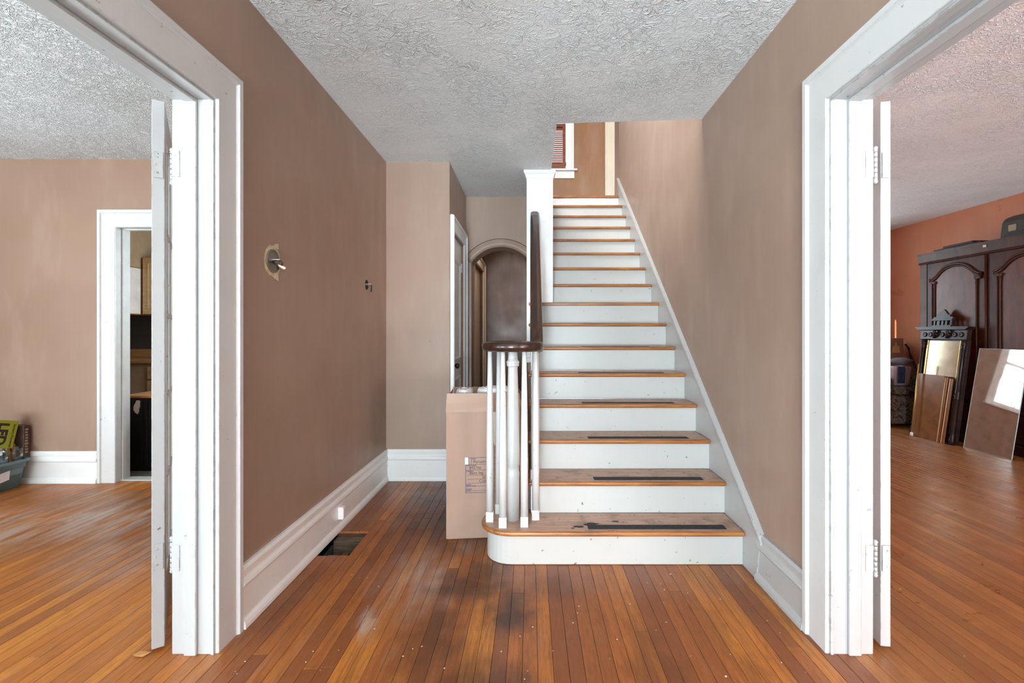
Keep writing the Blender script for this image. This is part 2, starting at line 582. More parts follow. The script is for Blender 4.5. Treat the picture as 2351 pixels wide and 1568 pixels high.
def lettering(text, size, mat, parent, matrix, name='lettering', bold=0.0, align='LEFT'):
    """flat lettering whose local x runs along the text and local y is its up"""
    cu = bpy.data.curves.new(name, 'FONT')
    cu.body = text
    cu.size = size
    cu.extrude = 0.0003
    cu.offset = bold
    cu.align_x = align
    cu.materials.append(M[mat])
    tmp = bpy.data.objects.new('tmp', cu)
    C.objects.link(tmp)
    me = bpy.data.meshes.new_from_object(tmp.evaluated_get(bpy.context.evaluated_depsgraph_get()))
    bpy.data.objects.remove(tmp)
    o = bpy.data.objects.new(name, me)
    link(o, parent)
    o.matrix_local = matrix
    return o


def frame(origin, xdir, ydir):
    x = Vector(xdir).normalized()
    y = Vector(ydir)
    y = (y - x * y.dot(x)).normalized()
    z = x.cross(y)
    m = Matrix.Identity(4)
    for i in range(3):
        m[i][0], m[i][1], m[i][2], m[i][3] = x[i], y[i], z[i], origin[i]
    return m


CASING = [(0, 0), (0, 0.010), (0.003, 0.013), (0.108, 0.013), (0.112, 0.016), (0.117, 0.024), (0.138, 0.024), (0.145, 0.018), (0.145, 0)]


def casing(name, u0, u1, h, to3d, mat, label, prof=CASING, z0=0.0, wk=1.0, kind='structure', parent=None):
    """a mitred door casing round three sides of an opening"""
    mb = MB()
    bm = mb.bm
    L = []
    for d, tt in prof:
        d *= wk
        L.append([bm.verts.new(to3d(u, v, tt)) for u, v in ((u0 - d, z0), (u0 - d, h + d), (u1 + d, h + d), (u1 + d, z0))])
    n = len(prof)
    for i in range(n):
        a, b = L[i], L[(i + 1) % n]
        for k in range(3):
            bm.faces.new((a[k], a[k + 1], b[k + 1], b[k]))
    bm.faces.new([L[i][0] for i in range(n)])
    bm.faces.new([L[i][3] for i in range(n)])
    o = mb.build(name, mat, parent)
    if parent is None:
        tag(o, label, 'trim', kind=kind)
    return o


BASE = [(0, 0), (0.030, 0), (0.030, 0.016), (0.026, 0.030), (0.018, 0.042), (0.016, 0.044), (0.016, 0.168), (0.020, 0.172),
        (0.026, 0.184), (0.024, 0.196), (0.016, 0.212), (0.015, 0.222), (0.019, 0.226), (0.020, 0.246), (0.014, 0.262), (0, 0.262)]


def baseboard(name, p0, p1, out, label, mat='white', k=1.0):
    """a moulded baseboard between two floor points; out points into the room"""
    mb = MB()
    rr = []
    for q in (p0, p1):
        rr.append([(q[0] + out[0] * a, q[1] + out[1] * a, b * k) for a, b in BASE])
    mb.rings(rr)
    for f in mb.bm.faces:
        f.smooth = False
    return tag(mb.build(name, mat), label, 'baseboard', kind='structure')


def struct(o, label, cat):
    return tag(o, label, cat, kind='structure')


# ------------------------------------------------------------------ setting: walls
XL, XL2 = -1.218, -1.381          # hall and room side of the left partition
XR, XR2 = 1.150, 1.317            # hall and room side of the right partition
ZC = 2.675                        # hall ceiling
JY = 1.81                         # face of the far door jambs
DH = 2.134                        # door head
YB = 3.957                        # back wall of the hall
UP = 3.013                        # upper floor

# left partition
mb = MB().prism([(-7.0, 0), (0.28, 0), (0.28, DH + 0.02), (JY + 0.02, DH + 0.02), (JY + 0.02, 0), (YB, 0), (YB, ZC), (-7.0, ZC)], 'x', XL2, XL)
struct(mb.build('wall_left', 'hall_wall'), 'brown painted hall wall holding the doorway with open glazed door', 'wall')
# right partition and stair wall, terracotta on its far side
mb = MB().prism([(-7.0, 0), (0.28, 0), (0.28, DH + 0.02), (JY + 0.02, DH + 0.02), (JY + 0.02, 0), (7.45, 0), (7.45, 2.9), (6.15, 2.9), (6.15, 5.5), (-7.0, 5.5)], 'x', XR, XR2)
for f in mb.bm.faces:
    f.normal_update()
    if abs(f.calc_center_median().x - XR2) < 1e-4 and len(f.verts) > 4:
        f.material_index = 1
struct(mb.build('wall_right', ['hall_wall', 'orange']), 'tall taupe wall beside the staircase rising past the ceiling', 'wall')
# back wall stub and closet side wall
mb = MB().prism([(XL2, YB), (-0.685, YB), (-0.685, 4.12), (-0.705, 4.12), (-0.78, 4.12), (-0.78, YB + 0.09), (XL2, YB + 0.09)], 'z', 0, ZC)
struct(mb.build('wall_back', 'hall_wall'), 'narrow taupe end wall of the hall left of the closet door', 'wall')
mb = MB().prism([(4.12, DH - 0.02), (4.76, DH - 0.02), (4.76, 0), (4.97, 0), (4.97, ZC), (4.12, ZC)], 'x', -0.78, -0.685)
struct(mb.build('wall_closet', 'hall_wall'), 'short brown wall above and beyond the white closet door', 'wall')
# arch wall
arch = []
ac, ahw, asp, rise = -0.315, 0.315, 1.975, 0.172
R = (ahw ** 2 + rise ** 2) / (2 * rise)
for k in range(17):
    a = math.asin(ahw / R) * (1 - 2 * k / 16)
    arch.append((ac - R * math.sin(a), asp + rise - R + R * math.cos(a)))
poly = [(-0.78, 0), (ac - ahw, 0)] + arch + [(ac + ahw, 0), (-0.0, 0), (0.0, ZC), (-0.78, ZC)]
poly[poly.index((-0.0, 0))] = (0.02, 0)
poly[-2] = (0.02, ZC)
mb = MB().prism(poly, 'y', 4.97, 5.20)
struct(mb.build('wall_arch', 'hall_wall'), 'brown wall pierced by a low plaster arch', 'wall')
# raised plaster band round the arch
mb = MB()
rr = []
for k in range(17):
    a = math.asin(ahw / R) * (1 - 2 * k / 16)
    sn, cs = math.sin(a), math.cos(a)
    rr.append([(ac - (R + d) * sn, 4.97 - tt, asp + rise - R + (R + d) * cs) for d, tt in ((0.0, 0.0), (0.0, 0.006), (0.045, 0.007), (0.08, 0.002), (0.09, 0.0))])
mb.rings(rr)
struct(mb.build('trim_9', 'hall_wall', smooth=True), 'raised plaster band curving over the arch', 'trim')
# passage behind the arch
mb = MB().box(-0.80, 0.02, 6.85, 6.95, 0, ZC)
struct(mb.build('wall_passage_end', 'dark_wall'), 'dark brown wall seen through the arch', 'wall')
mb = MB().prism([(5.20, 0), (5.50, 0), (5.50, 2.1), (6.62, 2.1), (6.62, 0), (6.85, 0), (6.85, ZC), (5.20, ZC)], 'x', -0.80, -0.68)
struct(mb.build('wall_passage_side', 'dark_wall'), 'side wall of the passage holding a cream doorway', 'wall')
casing('trim_10', 5.50, 6.62, 2.1, lambda u, v, t_: (-0.68 + t_ * 1.6, u, v), 'cream', 'cream door casing inside the arched passage', wk=0.8)
mb = MB().box(-0.76, -0.72, 5.50, 6.62, 0.0, 2.1)
struct(mb.build('door_5', 'cream'), 'cream door standing closed inside the arched passage', 'door')
# wall closing the upper flight
mb = MB().prism([(4.29, 0), (6.85, 0), (6.85, ZC), (4.29, ZC)], 'x', -0.03, 0.0)
struct(mb.build('wall_stair', 'hall_wall'), 'brown wall enclosing the upper part of the staircase', 'wall')
# left room walls
LY = 3.89
mb = MB().prism([(-6.7, 0), (-3.449, 0), (-3.449, 2.13), (-2.58, 2.13), (-2.58, 0), (XL2, 0), (XL2, ZC), (-6.7, ZC)], 'y', LY, LY + 0.12)
struct(mb.build('wall_left_room_back', 'left_wall'), 'tan back wall of the room with the kitchen doorway', 'wall')
mb = MB().box(-5.25, -5.1, -4.0, LY, 0, ZC)
struct(mb.build('wall_left_room_side', 'left_wall'), 'tan outer wall of the room with the plastic tub', 'wall')
# right room walls
RZ = 2.78
mb = MB().box(5.40, 5.52, -4.0, 7.45, 0, RZ)
struct(mb.build('wall_right_room_side', 'orange'), 'terracotta wall behind the dark wardrobe', 'wall')
FAR_WINDOWS = ((3.05, 3.74, 0.78, 2.47), (1.42, 2.22, 0.95, 2.35))
(a0, a1, a2, a3), (b0, b1, b2, b3) = FAR_WINDOWS[1], FAR_WINDOWS[0]
mb = MB().box(XR, a0, 7.45, 7.57, 0, RZ).box(a0, a1, 7.45, 7.57, 0, a2).box(a0, a1, 7.45, 7.57, a3, RZ)
mb.box(a1, b0, 7.45, 7.57, 0, RZ).box(b0, b1, 7.45, 7.57, 0, b2).box(b0, b1, 7.45, 7.57, b3, RZ).box(b1, 5.52, 7.45, 7.57, 0, RZ)
bmesh.ops.remove_doubles(mb.bm, verts=mb.bm.verts, dist=1e-5)
struct(mb.build('wall_right_room_back', 'hall_wall'), 'tan wall with two bright windows at the end of the furniture room', 'wall')
# kitchen
mb = MB().box(-6.7, -1.4, 6.1, 6.2, 0, ZC)
struct(mb.build('wall_kitchen', 'backsplash'), 'dark painted kitchen wall above the wooden worktop', 'wall')
mb = MB().box(-6.8, -6.7, 3.89, 6.2, 0, ZC)
struct(mb.build('wall_kitchen_side', 'left_wall'), 'tan side wall of the kitchen', 'wall')
# upper hall
mb = MB().prism([(-1.4, UP), (1.277, UP), (1.277, 5.05), (2.05, 5.05), (2.05, UP), (2.7, UP), (2.7, 5.5), (0.534, 5.5), (0.534, 3.77), (-0.36, 3.77), (-0.36, 5.1), (0.533, 5.1), (0.533, 5.5), (-1.4, 5.5)], 'y', 7.30, 7.42)
struct(mb.build('wall_upstairs', 'upper_wall'), 'orange brown wall at the head of the stairs', 'wall')
mb = MB().box(-1.55, -1.4, 2.0, 7.42, UP, 5.5)
struct(mb.build('wall_upstairs_side', 'upper_wall'), 'upper hall wall opposite the stair wall', 'wall')
mb = MB().box(1.2, 2.7, 8.3, 8.4, UP, 5.5)
struct(mb.build('wall_upstairs_room', 'hall_wall'), 'shadowed brown wall beyond the upstairs doorway', 'wall')
mb = MB().box(-1.55, 2.8, 2.0, 8.4, 5.5, 5.6)
struct(mb.build('ceiling', 'ceiling_right'), 'pale ceiling of the upper hall', 'ceiling')

# hall ceiling with the stair opening cut in it
mb = MB().prism([(XL2, -7.0), (XR, -7.0), (XR, 3.165), (0.178, 3.232), (0.178, 6.09), (XR, 6.09), (2.7, 6.12), (2.7, 7.30), (XL2, 7.30)], 'z', ZC, UP - 0.03)
struct(mb.build('ceiling', 'ceiling'), 'white stomped plaster ceiling of the hall', 'ceiling')
mb = MB().box(-5.1, XL2, -4.0, LY, ZC, ZC + 0.1)
struct(mb.build('ceiling', 'ceiling_left'), 'coarse popcorn ceiling over the room with the plastic tub', 'ceiling')
mb = MB().box(XR2, 5.52, -4.0, 7.57, RZ, RZ + 0.1)
struct(mb.build('ceiling', 'ceiling_right'), 'textured white ceiling over the furniture room', 'ceiling')
mb = MB().box(-6.7, XL2 + 0.6, LY + 0.12, 6.2, ZC, ZC + 0.1)
struct(mb.build('ceiling', 'ceiling_right'), 'pale ceiling of the kitchen', 'ceiling')

# front walls behind the camera, each with its window opening
for (yf, x0, x1, wx0, wx1, wz0, wz1, lab, mat) in (
        (-7.0, XL2, XR2, -1.0, 1.0, 0.2, 2.5, 'front wall of the hall with the glazed entrance', 'hall_wall'),
        (-4.0, -5.25, XL2, -4.4, -2.0, 0.65, 2.25, 'front wall of the room with the plastic tub', 'left_wall'),
        (-4.0, XR2, 5.52, 2.0, 4.6, 0.65, 2.25, 'front wall of the furniture room', 'orange')):
    mb = MB().prism([(x0, 0), (x1, 0), (x1, RZ), (wx1, RZ), (wx1, wz0), (wx0, wz0), (wx0, wz1), (wx1 - 0.001, wz1), (wx1 - 0.001, RZ), (x0, RZ)], 'y', yf - 0.15, yf)
    struct(mb.build('wall_front', mat), lab, 'wall')

# ------------------------------------------------------------------ setting: floors made of strips
HX0, HX1, HY0, HY1 = -1.205, -1.02, 2.615, 2.93     # the open register hole


def plank_mesh(mat):
    wv, c = 0.0283, 0.0014
    top, bot = 0.0, -0.012
    mb = MB()
    mb.rings([[(-wv, 0.0, bot), (wv, 0.0, bot), (wv, 0.0, top - c), (wv - c, 0.0008, top), (-wv + c, 0.0008, top), (-wv, 0.0, top - c)],
              [(-wv, 1.0, bot), (wv, 1.0, bot), (wv, 1.0, top - c), (wv - c, 0.9992, top), (-wv + c, 0.9992, top), (-wv, 1.0, top - c)]])
    for f in mb.bm.faces:
        f.smooth = False
    bmesh.ops.recalc_face_normals(mb.bm, faces=mb.bm.faces)
    me = bpy.data.meshes.new('plank')
    mb.bm.to_mesh(me)
    mb.bm.free()
    me.materials.append(M[mat])
    return me


def lay_floor(parent, mat, x0, x1, y0, y1, lmin, lmax, seed, hole=False):
    rng = random.Random(seed)
    me = plank_mesh(mat)
    pw = 0.0575
    n = int(round((x1 - x0) / pw))
    pw = (x1 - x0) / n
    count = 0
    for i in range(n):
        xc = x0 + (i + 0.5) * pw
        y = y0 - rng.random() * 0.6
        segs = []
        while y < y1:
            ln = rng.uniform(lmin, lmax)
            segs.append((max(y, y0), min(y + ln, y1)))
            y += ln
        if hole and HX0 - 0.02 < xc < HX1 + 0.01:
            cut = []
            for a, b in segs:
                if b <= HY0 or a >= HY1:
                    cut.append((a, b))
                else:
                    if a < HY0 - 0.05:
                        cut.append((a, HY0 + rng.uniform(-0.004, 0.004)))
                    if b > HY1 + 0.05:
                        cut.append((HY1 + rng.uniform(-0.004, 0.004), b))
            segs = cut
        for a, b in segs:
            if b - a < 0.03:
                continue
            o = bpy.data.objects.new('plank', me)
            o.location = (xc, a + 0.0006, rng.uniform(-0.0005, 0.0))
            o.scale = (pw / 0.0575, b - a - 0.0012, 1)
            C.objects.link(o)
            o.parent = parent
            count += 1
    return count


def slab(name, x0, x1, y0, y1, mat, label, hole=None):
    mb = MB()
    if hole:
        hx0, hx1, hy0, hy1 = hole
        mb.prism([(x0, y0), (x1, y0), (x1, y1), (hx1, y1), (hx1, hy0), (hx0, hy0), (hx0, hy1), (hx1 - 0.0005, hy1), (hx1 - 0.0005, y1), (x0, y1)], 'z', -0.05, -0.012)
    else:
        mb.box(x0, x1, y0, y1, -0.05, -0.012)
    return struct(mb.build(name, mat), label, 'floor')


fl = slab('floor', -1.30, 1.235, -7.0, 6.95, 'subfloor', 'worn oak strip floor of the hall in front of the stairs', (HX0, HX1, HY0, HY1))
n1 = lay_floor(fl, 'floor_hall', -1.30, 1.235, 1.2, 5.4, 1.0, 2.4, 3, hole=True)
mb = MB()
mb.box(HX0 - 0.003, HX0, HY0, HY1, -0.35, -0.014).box(HX1, HX1 + 0.003, HY0, HY1, -0.35, -0.05).box(HX0, HX1, HY1, HY1 + 0.003, -0.35, -0.05).box(HX0, HX1, HY0 - 0.003, HY0, -0.35, -0.05).box(HX0, HX1, HY0, HY1, -0.36, -0.35)
mb.build('duct', 'duct', fl)['label'] = 'grey sheet metal duct under the register hole'
mb = MB().box(HX0, HX1, 2.865, HY1 - 0.002, -0.20, -0.03).box(HX0 + 0.06, HX0 + 0.10, HY0, 2.865, -0.22, -0.10)
mb.build('joist', 'old_wood', fl, bevel=0.004)['label'] = 'bare old timber inside the register hole'
fl2 = slab('floor', -5.1, -1.30, -4.0, 4.01, 'subfloor', 'orange oak strip floor of the room with the plastic tub')
n2 = lay_floor(fl2, 'floor_left', -5.08, -1.30, 1.0, 3.96, 1.1, 2.6, 5)
fl3 = slab('floor', 1.235, 5.45, -4.0, 7.5, 'subfloor', 'brown oak strip floor of the furniture room')
n3 = lay_floor(fl3, 'floor_right', 1.235, 5.40, 1.0, 7.44, 1.6, 3.2, 9)
mb = MB().box(-6.7, XL2 + 0.6, 4.01, 6.2, -0.05, -0.002)
struct(mb.build('floor', 'kitchen_floor'), 'grey vinyl floor of the kitchen', 'floor')
mb = MB().prism([(-3.449, 3.93), (-2.58, 3.93), (-2.58, 4.03), (-3.449, 4.03)], 'z', 0.0, 0.010)
struct(mb.build('trim_11', 'grey_trim', bevel=0.003), 'worn grey threshold of the kitchen doorway', 'trim')
mb = MB().box(-1.4, 0.178, 6.0, 7.30, UP - 0.03, UP).box(0.178, 2.7, 6.12, 7.30, UP - 0.03, UP)
struct(mb.build('floor', 'subfloor'), 'wooden floor of the upper hall', 'floor')

# ------------------------------------------------------------------ baseboards
baseboard('baseboard_left', (XL, JY + 0.15), (XL, YB), (1, 0), 'tall white moulded baseboard under the brown hall wall')
baseboard('baseboard_back', (XL, YB), (-0.685, YB), (0, -1), 'tall white baseboard along the hall end wall')
baseboard('baseboard_right', (XR, JY + 0.145), (XR, 2.36), (-1, 0), 'scuffed white baseboard between door casing and stairs', 'worn', 0.93)
baseboard('baseboard_left_room', (-5.1, LY), (-3.575, LY), (0, -1), 'white baseboard beside the plastic tub')
baseboard('baseboard_right_room', (5.40, 7.4), (5.40, 2.0), (-1, 0), 'white baseboard behind the dark wardrobe')

# ------------------------------------------------------------------ door linings and casings
def jamb(name, xa, xb, sgn, label):
    """lining of a double doorway: two legs, head, and the stop bead as a part"""
    t_ = 0.02
    mb = MB().prism([(JY + t_, 0), (JY, 0), (JY, DH), (0.30, DH), (0.30, 0), (0.28, 0), (0.28, DH + t_), (JY + t_, DH + t_)], 'x', xa, xb)
    o = struct(mb.build(name, 'worn', bevel=0.0015), label, 'trim')
    s0 = xb + sgn * 0.052
    s1 = xb + sgn * 0.100
    mb = MB().prism([(JY, 0), (JY - 0.013, 0), (JY - 0.013, DH - 0.013), (0.313, DH - 0.013), (0.313, 0), (0.30, 0), (0.30, DH), (JY, DH)], 'x', s0, s1)
    mb.build('door_stop', 'worn', o, bevel=0.004)
    mb = MB().prism([(JY, 0), (JY - 0.006, 0), (JY - 0.006, DH - 0.006), (0.306, DH - 0.006), (0.306, 0), (0.30, 0), (0.30, DH), (JY, DH)], 'x', xa + sgn * -0.0, xa + sgn * -0.012)
    mb.build('bead', 'worn', o, bevel=0.002)
    return o


jamb('trim_1', XL - 0.0, XL2, 1, 'chipped white lining of the doorway left of the hall')
jamb('trim_2', XR + 0.0, XR2, -1, 'chipped white lining of the doorway right of the stairs')
casing('trim_3', 0.295, JY + 0.005, DH + 0.005, lambda u, v, t_: (XL + t_, u, v), 'casing', 'wide white casing round the doorway on the brown wall')
casing('trim_4', 0.295, JY + 0.005, DH + 0.005, lambda u, v, t_: (XR - t_, u, v), 'casing', 'wide white chipped casing round the doorway beside the stairs')
casing('trim_5', 0.295, JY - 0.0, DH + 0.005, lambda u, v, t_: (XL2 - t_ * 0.5, u + 0.03, v), 'white', 'white casing on the room side of the glazed doorway near the tub', wk=0.9)
casing('trim_6', 0.295, JY - 0.0, DH + 0.005, lambda u, v, t_: (XR2 + t_ * 0.5, u + 0.03, v), 'white', 'white casing on the furniture room side of the doorway', wk=0.9)
# kitchen doorway
casing('trim_7', -3.429, -2.60, 2.11, lambda u, v, t_: (u, LY - t_, v), 'casing', 'white casing round the kitchen doorway')
mb = MB().prism([(-3.449, 0), (-3.429, 0), (-3.429, 2.11), (-2.60, 2.11), (-2.60, 0), (-2.58, 0), (-2.58, 2.13), (-3.449, 2.13)], 'y', LY, LY + 0.135)
o = struct(mb.build('trim_8', 'grey_trim', bevel=0.002), 'grey lining of the kitchen doorway', 'trim')
mb = MB().prism([(-3.429, 0), (-3.417, 0), (-3.417, 2.098), (-2.612, 2.098), (-2.612, 0), (-2.60, 0), (-2.60, 2.11), (-3.429, 2.11)], 'y', LY + 0.05, LY + 0.085)
mb.build('door_stop', 'grey_trim', o, bevel=0.003)


# ------------------------------------------------------------------ glazed double door leaves
def hinge(parent, z, mat='worn', flip=None):
    """butt hinge at the pivot: leaf plates and a ball tipped pin"""
    FM = Matrix.Identity(4) if flip is None else Matrix.Translation((0, flip, 0)) @ Matrix.Scale(-1, 4, (0, 1, 0))
    mb = MB().box(-0.006, -0.0035, 0.004, 0.032, z - 0.05, z + 0.05)
    h = mb.xform(FM).build('hinge', mat, parent, bevel=0.0008)
    mb = MB()
    for k in range(5):
        mb.lathe([(0.0072, z - 0.05 + k * 0.02), (0.0072, z - 0.0315 + k * 0.02)], -0.010, -0.024, 12)
    mb.xform(FM).build('knuckle', mat, h)
    prof = [(0.004, z + 0.050), (0.0085, z + 0.053), (0.0062, z + 0.058), (0.0092, z + 0.064), (0.006, z + 0.071), (0.001, z + 0.073)]
    mb = MB().lathe(prof, -0.010, -0.024, 12)
    mb.lathe([(r, 2 * z - q) for r, q in prof], -0.010, -0.024, 12)
    mb.xform(FM).build('finial', mat, h)
    mb = MB()
    for zz in (-0.03, 0.0, 0.03):
        mb.bm.verts.ensure_lookup_table()
        mb.rings([[(-0.0062 - dd, 0.022 + (0.006 if zz == 0 else 0) + rr * math.cos(a * PI / 4), z + zz + rr * math.sin(a * PI / 4)) for a in range(8)] for rr, dd in ((0.0042, 0.0), (0.003, 0.001))])
    mb.xform(FM).build('screw', mat, h)
    return h


def french_door(name, origin, direction, thick_dir, thick, label):
    """leaf: local x runs along the width, local y through the thickness"""
    W, Hh, z0 = 0.755, 2.118, 0.018
    r = empty(name)
    r.matrix_world = frame(origin, direction, thick_dir)
    ST, TR, BR = 0.105, 0.115, 0.235
    for x0 in (0.0, W - ST):
        MB().box(x0, x0 + ST, 0, thick, z0, z0 + Hh).build('stile', 'worn', r, bevel=0.002)
    MB().box(ST, W - ST, 0.001, thick - 0.001, z0 + Hh - TR, z0 + Hh).build('rail', 'worn', r, bevel=0.002)
    MB().box(ST, W - ST, 0.001, thick - 0.001, z0, z0 + BR).build('rail', 'worn', r, bevel=0.002)
    gx0, gx1, gz0, gz1 = ST, W - ST, z0 + BR, z0 + Hh - TR
    nc, nr = 3, 5
    dx, dz = (gx1 - gx0) / nc, (gz1 - gz0) / nr
    for i in range(1, nc):
        MB().box(gx0 + i * dx - 0.011, gx0 + i * dx + 0.011, 0.005, thick - 0.005, gz0, gz1).build('muntin', 'worn', r, bevel=0.004)
    for j in range(1, nr):
        MB().box(gx0, gx1, 0.006, thick - 0.006, gz0 + j * dz - 0.011, gz0 + j * dz + 0.011).build('muntin', 'worn', r, bevel=0.004)
    for i in range(nc):
        for j in range(nr):
            MB().box(gx0 + i * dx, gx0 + (i + 1) * dx, thick / 2 - 0.0015, thick / 2 + 0.0015, gz0 + j * dz, gz0 + (j + 1) * dz).build('pane', 'pane', r)
    struct(r, label, 'door')
    return r


dl = french_door('door_1', (-1.425, 1.83, 0), (-0.567, 0.823, 0), (-0.823, -0.567, 0), 0.040, 'narrow white glazed door leaf folded open beside the brown wall')
dr = french_door('door_2', (1.3956, 1.825, 0), (0.139, 0.990, 0), (-0.990, 0.139, 0), 0.036, 'white glazed door leaf folded open beside the stair hall')
for d, zs, fl_ in ((dl, (0.372, 1.885), None), (dr, (0.362, 1.887), 0.036)):
    for z in zs:
        hinge(d, z, flip=fl_)
# jamb side hinge plates, part of each lining
for nm, xx, sg in (('trim_1', XL2, 1), ('trim_2', XR2, -1)):
    for z in (0.37, 1.886):
        MB().box(xx, xx + sg * 0.030, JY - 0.0022, JY, z - 0.05, z + 0.05).build('hinge_plate', 'worn', bpy.data.objects[nm], bevel=0.0008)

# closet door
casing('trim_12', 4.12, 4.76, 2.126, lambda u, v, t_: (-0.685 + t_ * 1.35, u, v), 'white', 'white casing round the closet door', wk=0.83)
cdoor = empty('door_3')
mb = MB()
mb.box(-0.75, -0.705, 4.13, 4.75, 0.012, 2.12)
mb.build('door_slab', 'white', cdoor, bevel=0.002)
for z0, z1 in ((0.22, 0.82), (0.98, 1.92)):
    mb = MB()
    pr = [(0.0, 0.0), (0.0, 0.012), (0.018, 0.016), (0.03, 0.002), (0.03, 0.0)]
    L = []
    bm = mb.bm
    rr = []
    for (cy_, cz_, sy_, sz_) in ((4.24, z0, 1, 1), (4.64, z0, -1, 1), (4.64, z1, -1, -1), (4.24, z1, 1, -1)):
        rr.append([(-0.705 + b, cy_ + sy_ * a, cz_ + sz_ * a) for a, b in pr])
    mb.rings(rr, closed=True)
    for f in bm.faces:
        f.smooth = False
    mb.build('panel_moulding', 'white', cdoor)
mb = MB()
mb.rings([[(-0.705 + x, 4.185 + r_ * math.cos(k * PI / 8), 0.945 + r_ * math.sin(k * PI / 8)) for k in range(16)] for x, r_ in
          ((0.0, 0.026), (0.006, 0.025), (0.010, 0.010), (0.030, 0.009), (0.036, 0.020), (0.048, 0.027), (0.060, 0.024), (0.068, 0.010))])
mb.build('knob', 'brass', cdoor)['label'] = 'dark metal door knob'
for z in (0.3, 1.89):
    MB().lathe([(0.008, z - 0.045), (0.008, z + 0.045)], -0.70, 4.752, 10).build('hinge', 'white', cdoor)
struct(cdoor, 'white panelled closet door with a dark knob', 'door')

# ------------------------------------------------------------------ staircase
RISE, RUN, NZ = 0.18833, 0.2391, 2.474
TX0, TX1 = -0.02, 1.13
st = empty('staircase', (0.55, 2.5, 0))
tag(st, 'white painted staircase with brown wooden treads climbing the right wall', 'staircase')


def S(mb, name, mats, **kw):
    o = mb.build(name, mats, None, **kw)
    o.parent = st
    o.matrix_parent_inverse = Matrix.Translation((-0.55, -2.5, 0))
    return o


def sub(mb, name, mats, parent, **kw):
    return mb.build(name, mats, parent, **kw)


BC = (-0.102, 2.650)           # centre of the rounded starting step
strips = {1: (0.306, 1.047), 2: (0.37, 1.01), 3: (0.365, 1.006), 4: (0.352, 0.987), 5: (0.352, 0.985), 6: (0.40, 0.93)}
for k in range(1, 17):
    top = k * RISE
    y0 = NZ + (k - 1) * RUN
    y1 = y0 + RUN + 0.035
    if k == 16:
        y1 = y0 + 0.10
    if k == 1:
        r_ = 0.176
        poly = [(TX1, y0), (BC[0], y0)]
        for a in range(1, 19):
            th = -PI / 2 - a * PI / 18
            poly.append((BC[0] + r_ * math.cos(th), BC[1] + r_ * math.sin(th)))
        poly += [(0.0, BC[1] + r_ - 0.004), (0.0, y1), (TX1, y1)]
        poly = [(a, min(b, 2.80)) if a < 0 else (a, b) for a, b in poly]
    else:
        xl = TX0 if k < 8 else (TX0 if k == 8 else 0.002)
        if k == 8:
            poly = [(TX1, y0), (TX0, y0), (TX0, 4.158), (0.0, 4.158), (0.0, y1), (TX1, y1)]
        else:
            poly = [(TX1, y0), (xl, y0), (xl, y1), (TX1, y1)]
    mb = MB().prism(poly, 'z', top - 0.027, top)
    for f in mb.bm.faces:
        f.normal_update()
        c = f.calc_center_median()
        f.material_index = 0 if abs(c.z - top) < 1e-5 else 1
    tr = S(mb, 'tread', ['tread_top', 'nosing'], bevel=0.0115, seg=3, bevmat=1, angle=0.9)
    if k in strips:
        a, b = strips[k]
        sb = MB().box(a, b, y0 + 0.037, y0 + 0.093, top, top + 0.0016)
        o = sub(sb, 'grip_strip', 'strip', tr)
        o['label'] = 'dark non-slip tape strip'
    if k == 1:
        rs = random.Random(4)
        for cx, cy_, rr_ in ((0.265, 2.545, 0.035), (0.325, 2.578, 0.042), (0.225, 2.525, 0.012), (0.36, 2.585, 0.016), (0.47, 2.615, 0.022)):
            pl = []
            for a in range(14):
                q = rr_ * rs.uniform(0.45, 1.0)
                pl.append((cx + 1.15 * q * math.cos(a * PI / 7), cy_ + 0.55 * q * math.sin(a * PI / 7)))
            o = sub(MB().prism(pl, 'z', top, top + 0.001), 'tape_residue', 'strip', tr)
            o['label'] = 'torn black tape residue'
    # riser
    ry = y0 + 0.033
    zb = top - RISE + (0.0 if k > 1 else 0.002)
    if k == 1:
        r_ = 0.143
        outer = [(TX1, ry), (BC[0], ry)]
        for a in range(1, 17):
            th = -PI / 2 - a * PI / 16
            outer.append((BC[0] + r_ * math.cos(th), min(BC[1] + r_ * math.sin(th), 2.785)))
        outer += [(0.01, 2.785), (0.01, ry + 0.2), (TX1, ry + 0.2)]
        S(MB().prism(outer, 'z', zb, top - 0.027), 'riser', 'riser', bevel=0.003, angle=0.9)
    else:
        xl = 0.012 if k < 9 else 0.002
        S(MB().box(xl, TX1, ry, ry + 0.02, zb - 0.0, top - 0.027), 'riser', 'riser')

# skirt board against the wall with its cap moulding
sl = RISE / RUN


def skz(y):
    return 0.232 + sl * (y - 2.315)


mb = MB().prism([(2.36, 0.0), (2.315, 0.235), (6.145, skz(6.145)), (6.145, 2.85), (2.78, 0.0)], 'x', TX1, XR)
S(mb, 'skirt_board', 'worn')
mb = MB()
prof = [(0.0, 0.0), (0.030, 0.0), (0.033, -0.008), (0.026, -0.022), (0.022, -0.030), (0.024, -0.040), (0.0, -0.040)]
rr = []
for y in (2.31, 6.145):
    rr.append([(XR - a, y, skz(y) + 0.012 + b * 1.2) for a, b in prof])
mb.rings(rr)
for f in mb.bm.faces:
    f.smooth = False
S(mb, 'skirt_moulding', 'worn')

# open stringer on the passage side
pts = [(2.70, 0.0)]
for k in range(2, 9):
    y = NZ + 0.033 + (k - 1) * RUN
    pts += [(y + 0.003, (k - 1) * RISE - 0.027), (y + 0.003, k * RISE - 0.027)]
pts += [(4.28, 8 * RISE - 0.027), (4.28, 1.0), (3.02, 0.0)]
S(MB().prism(pts, 'x', 0.0, 0.012), 'stringer', 'white')

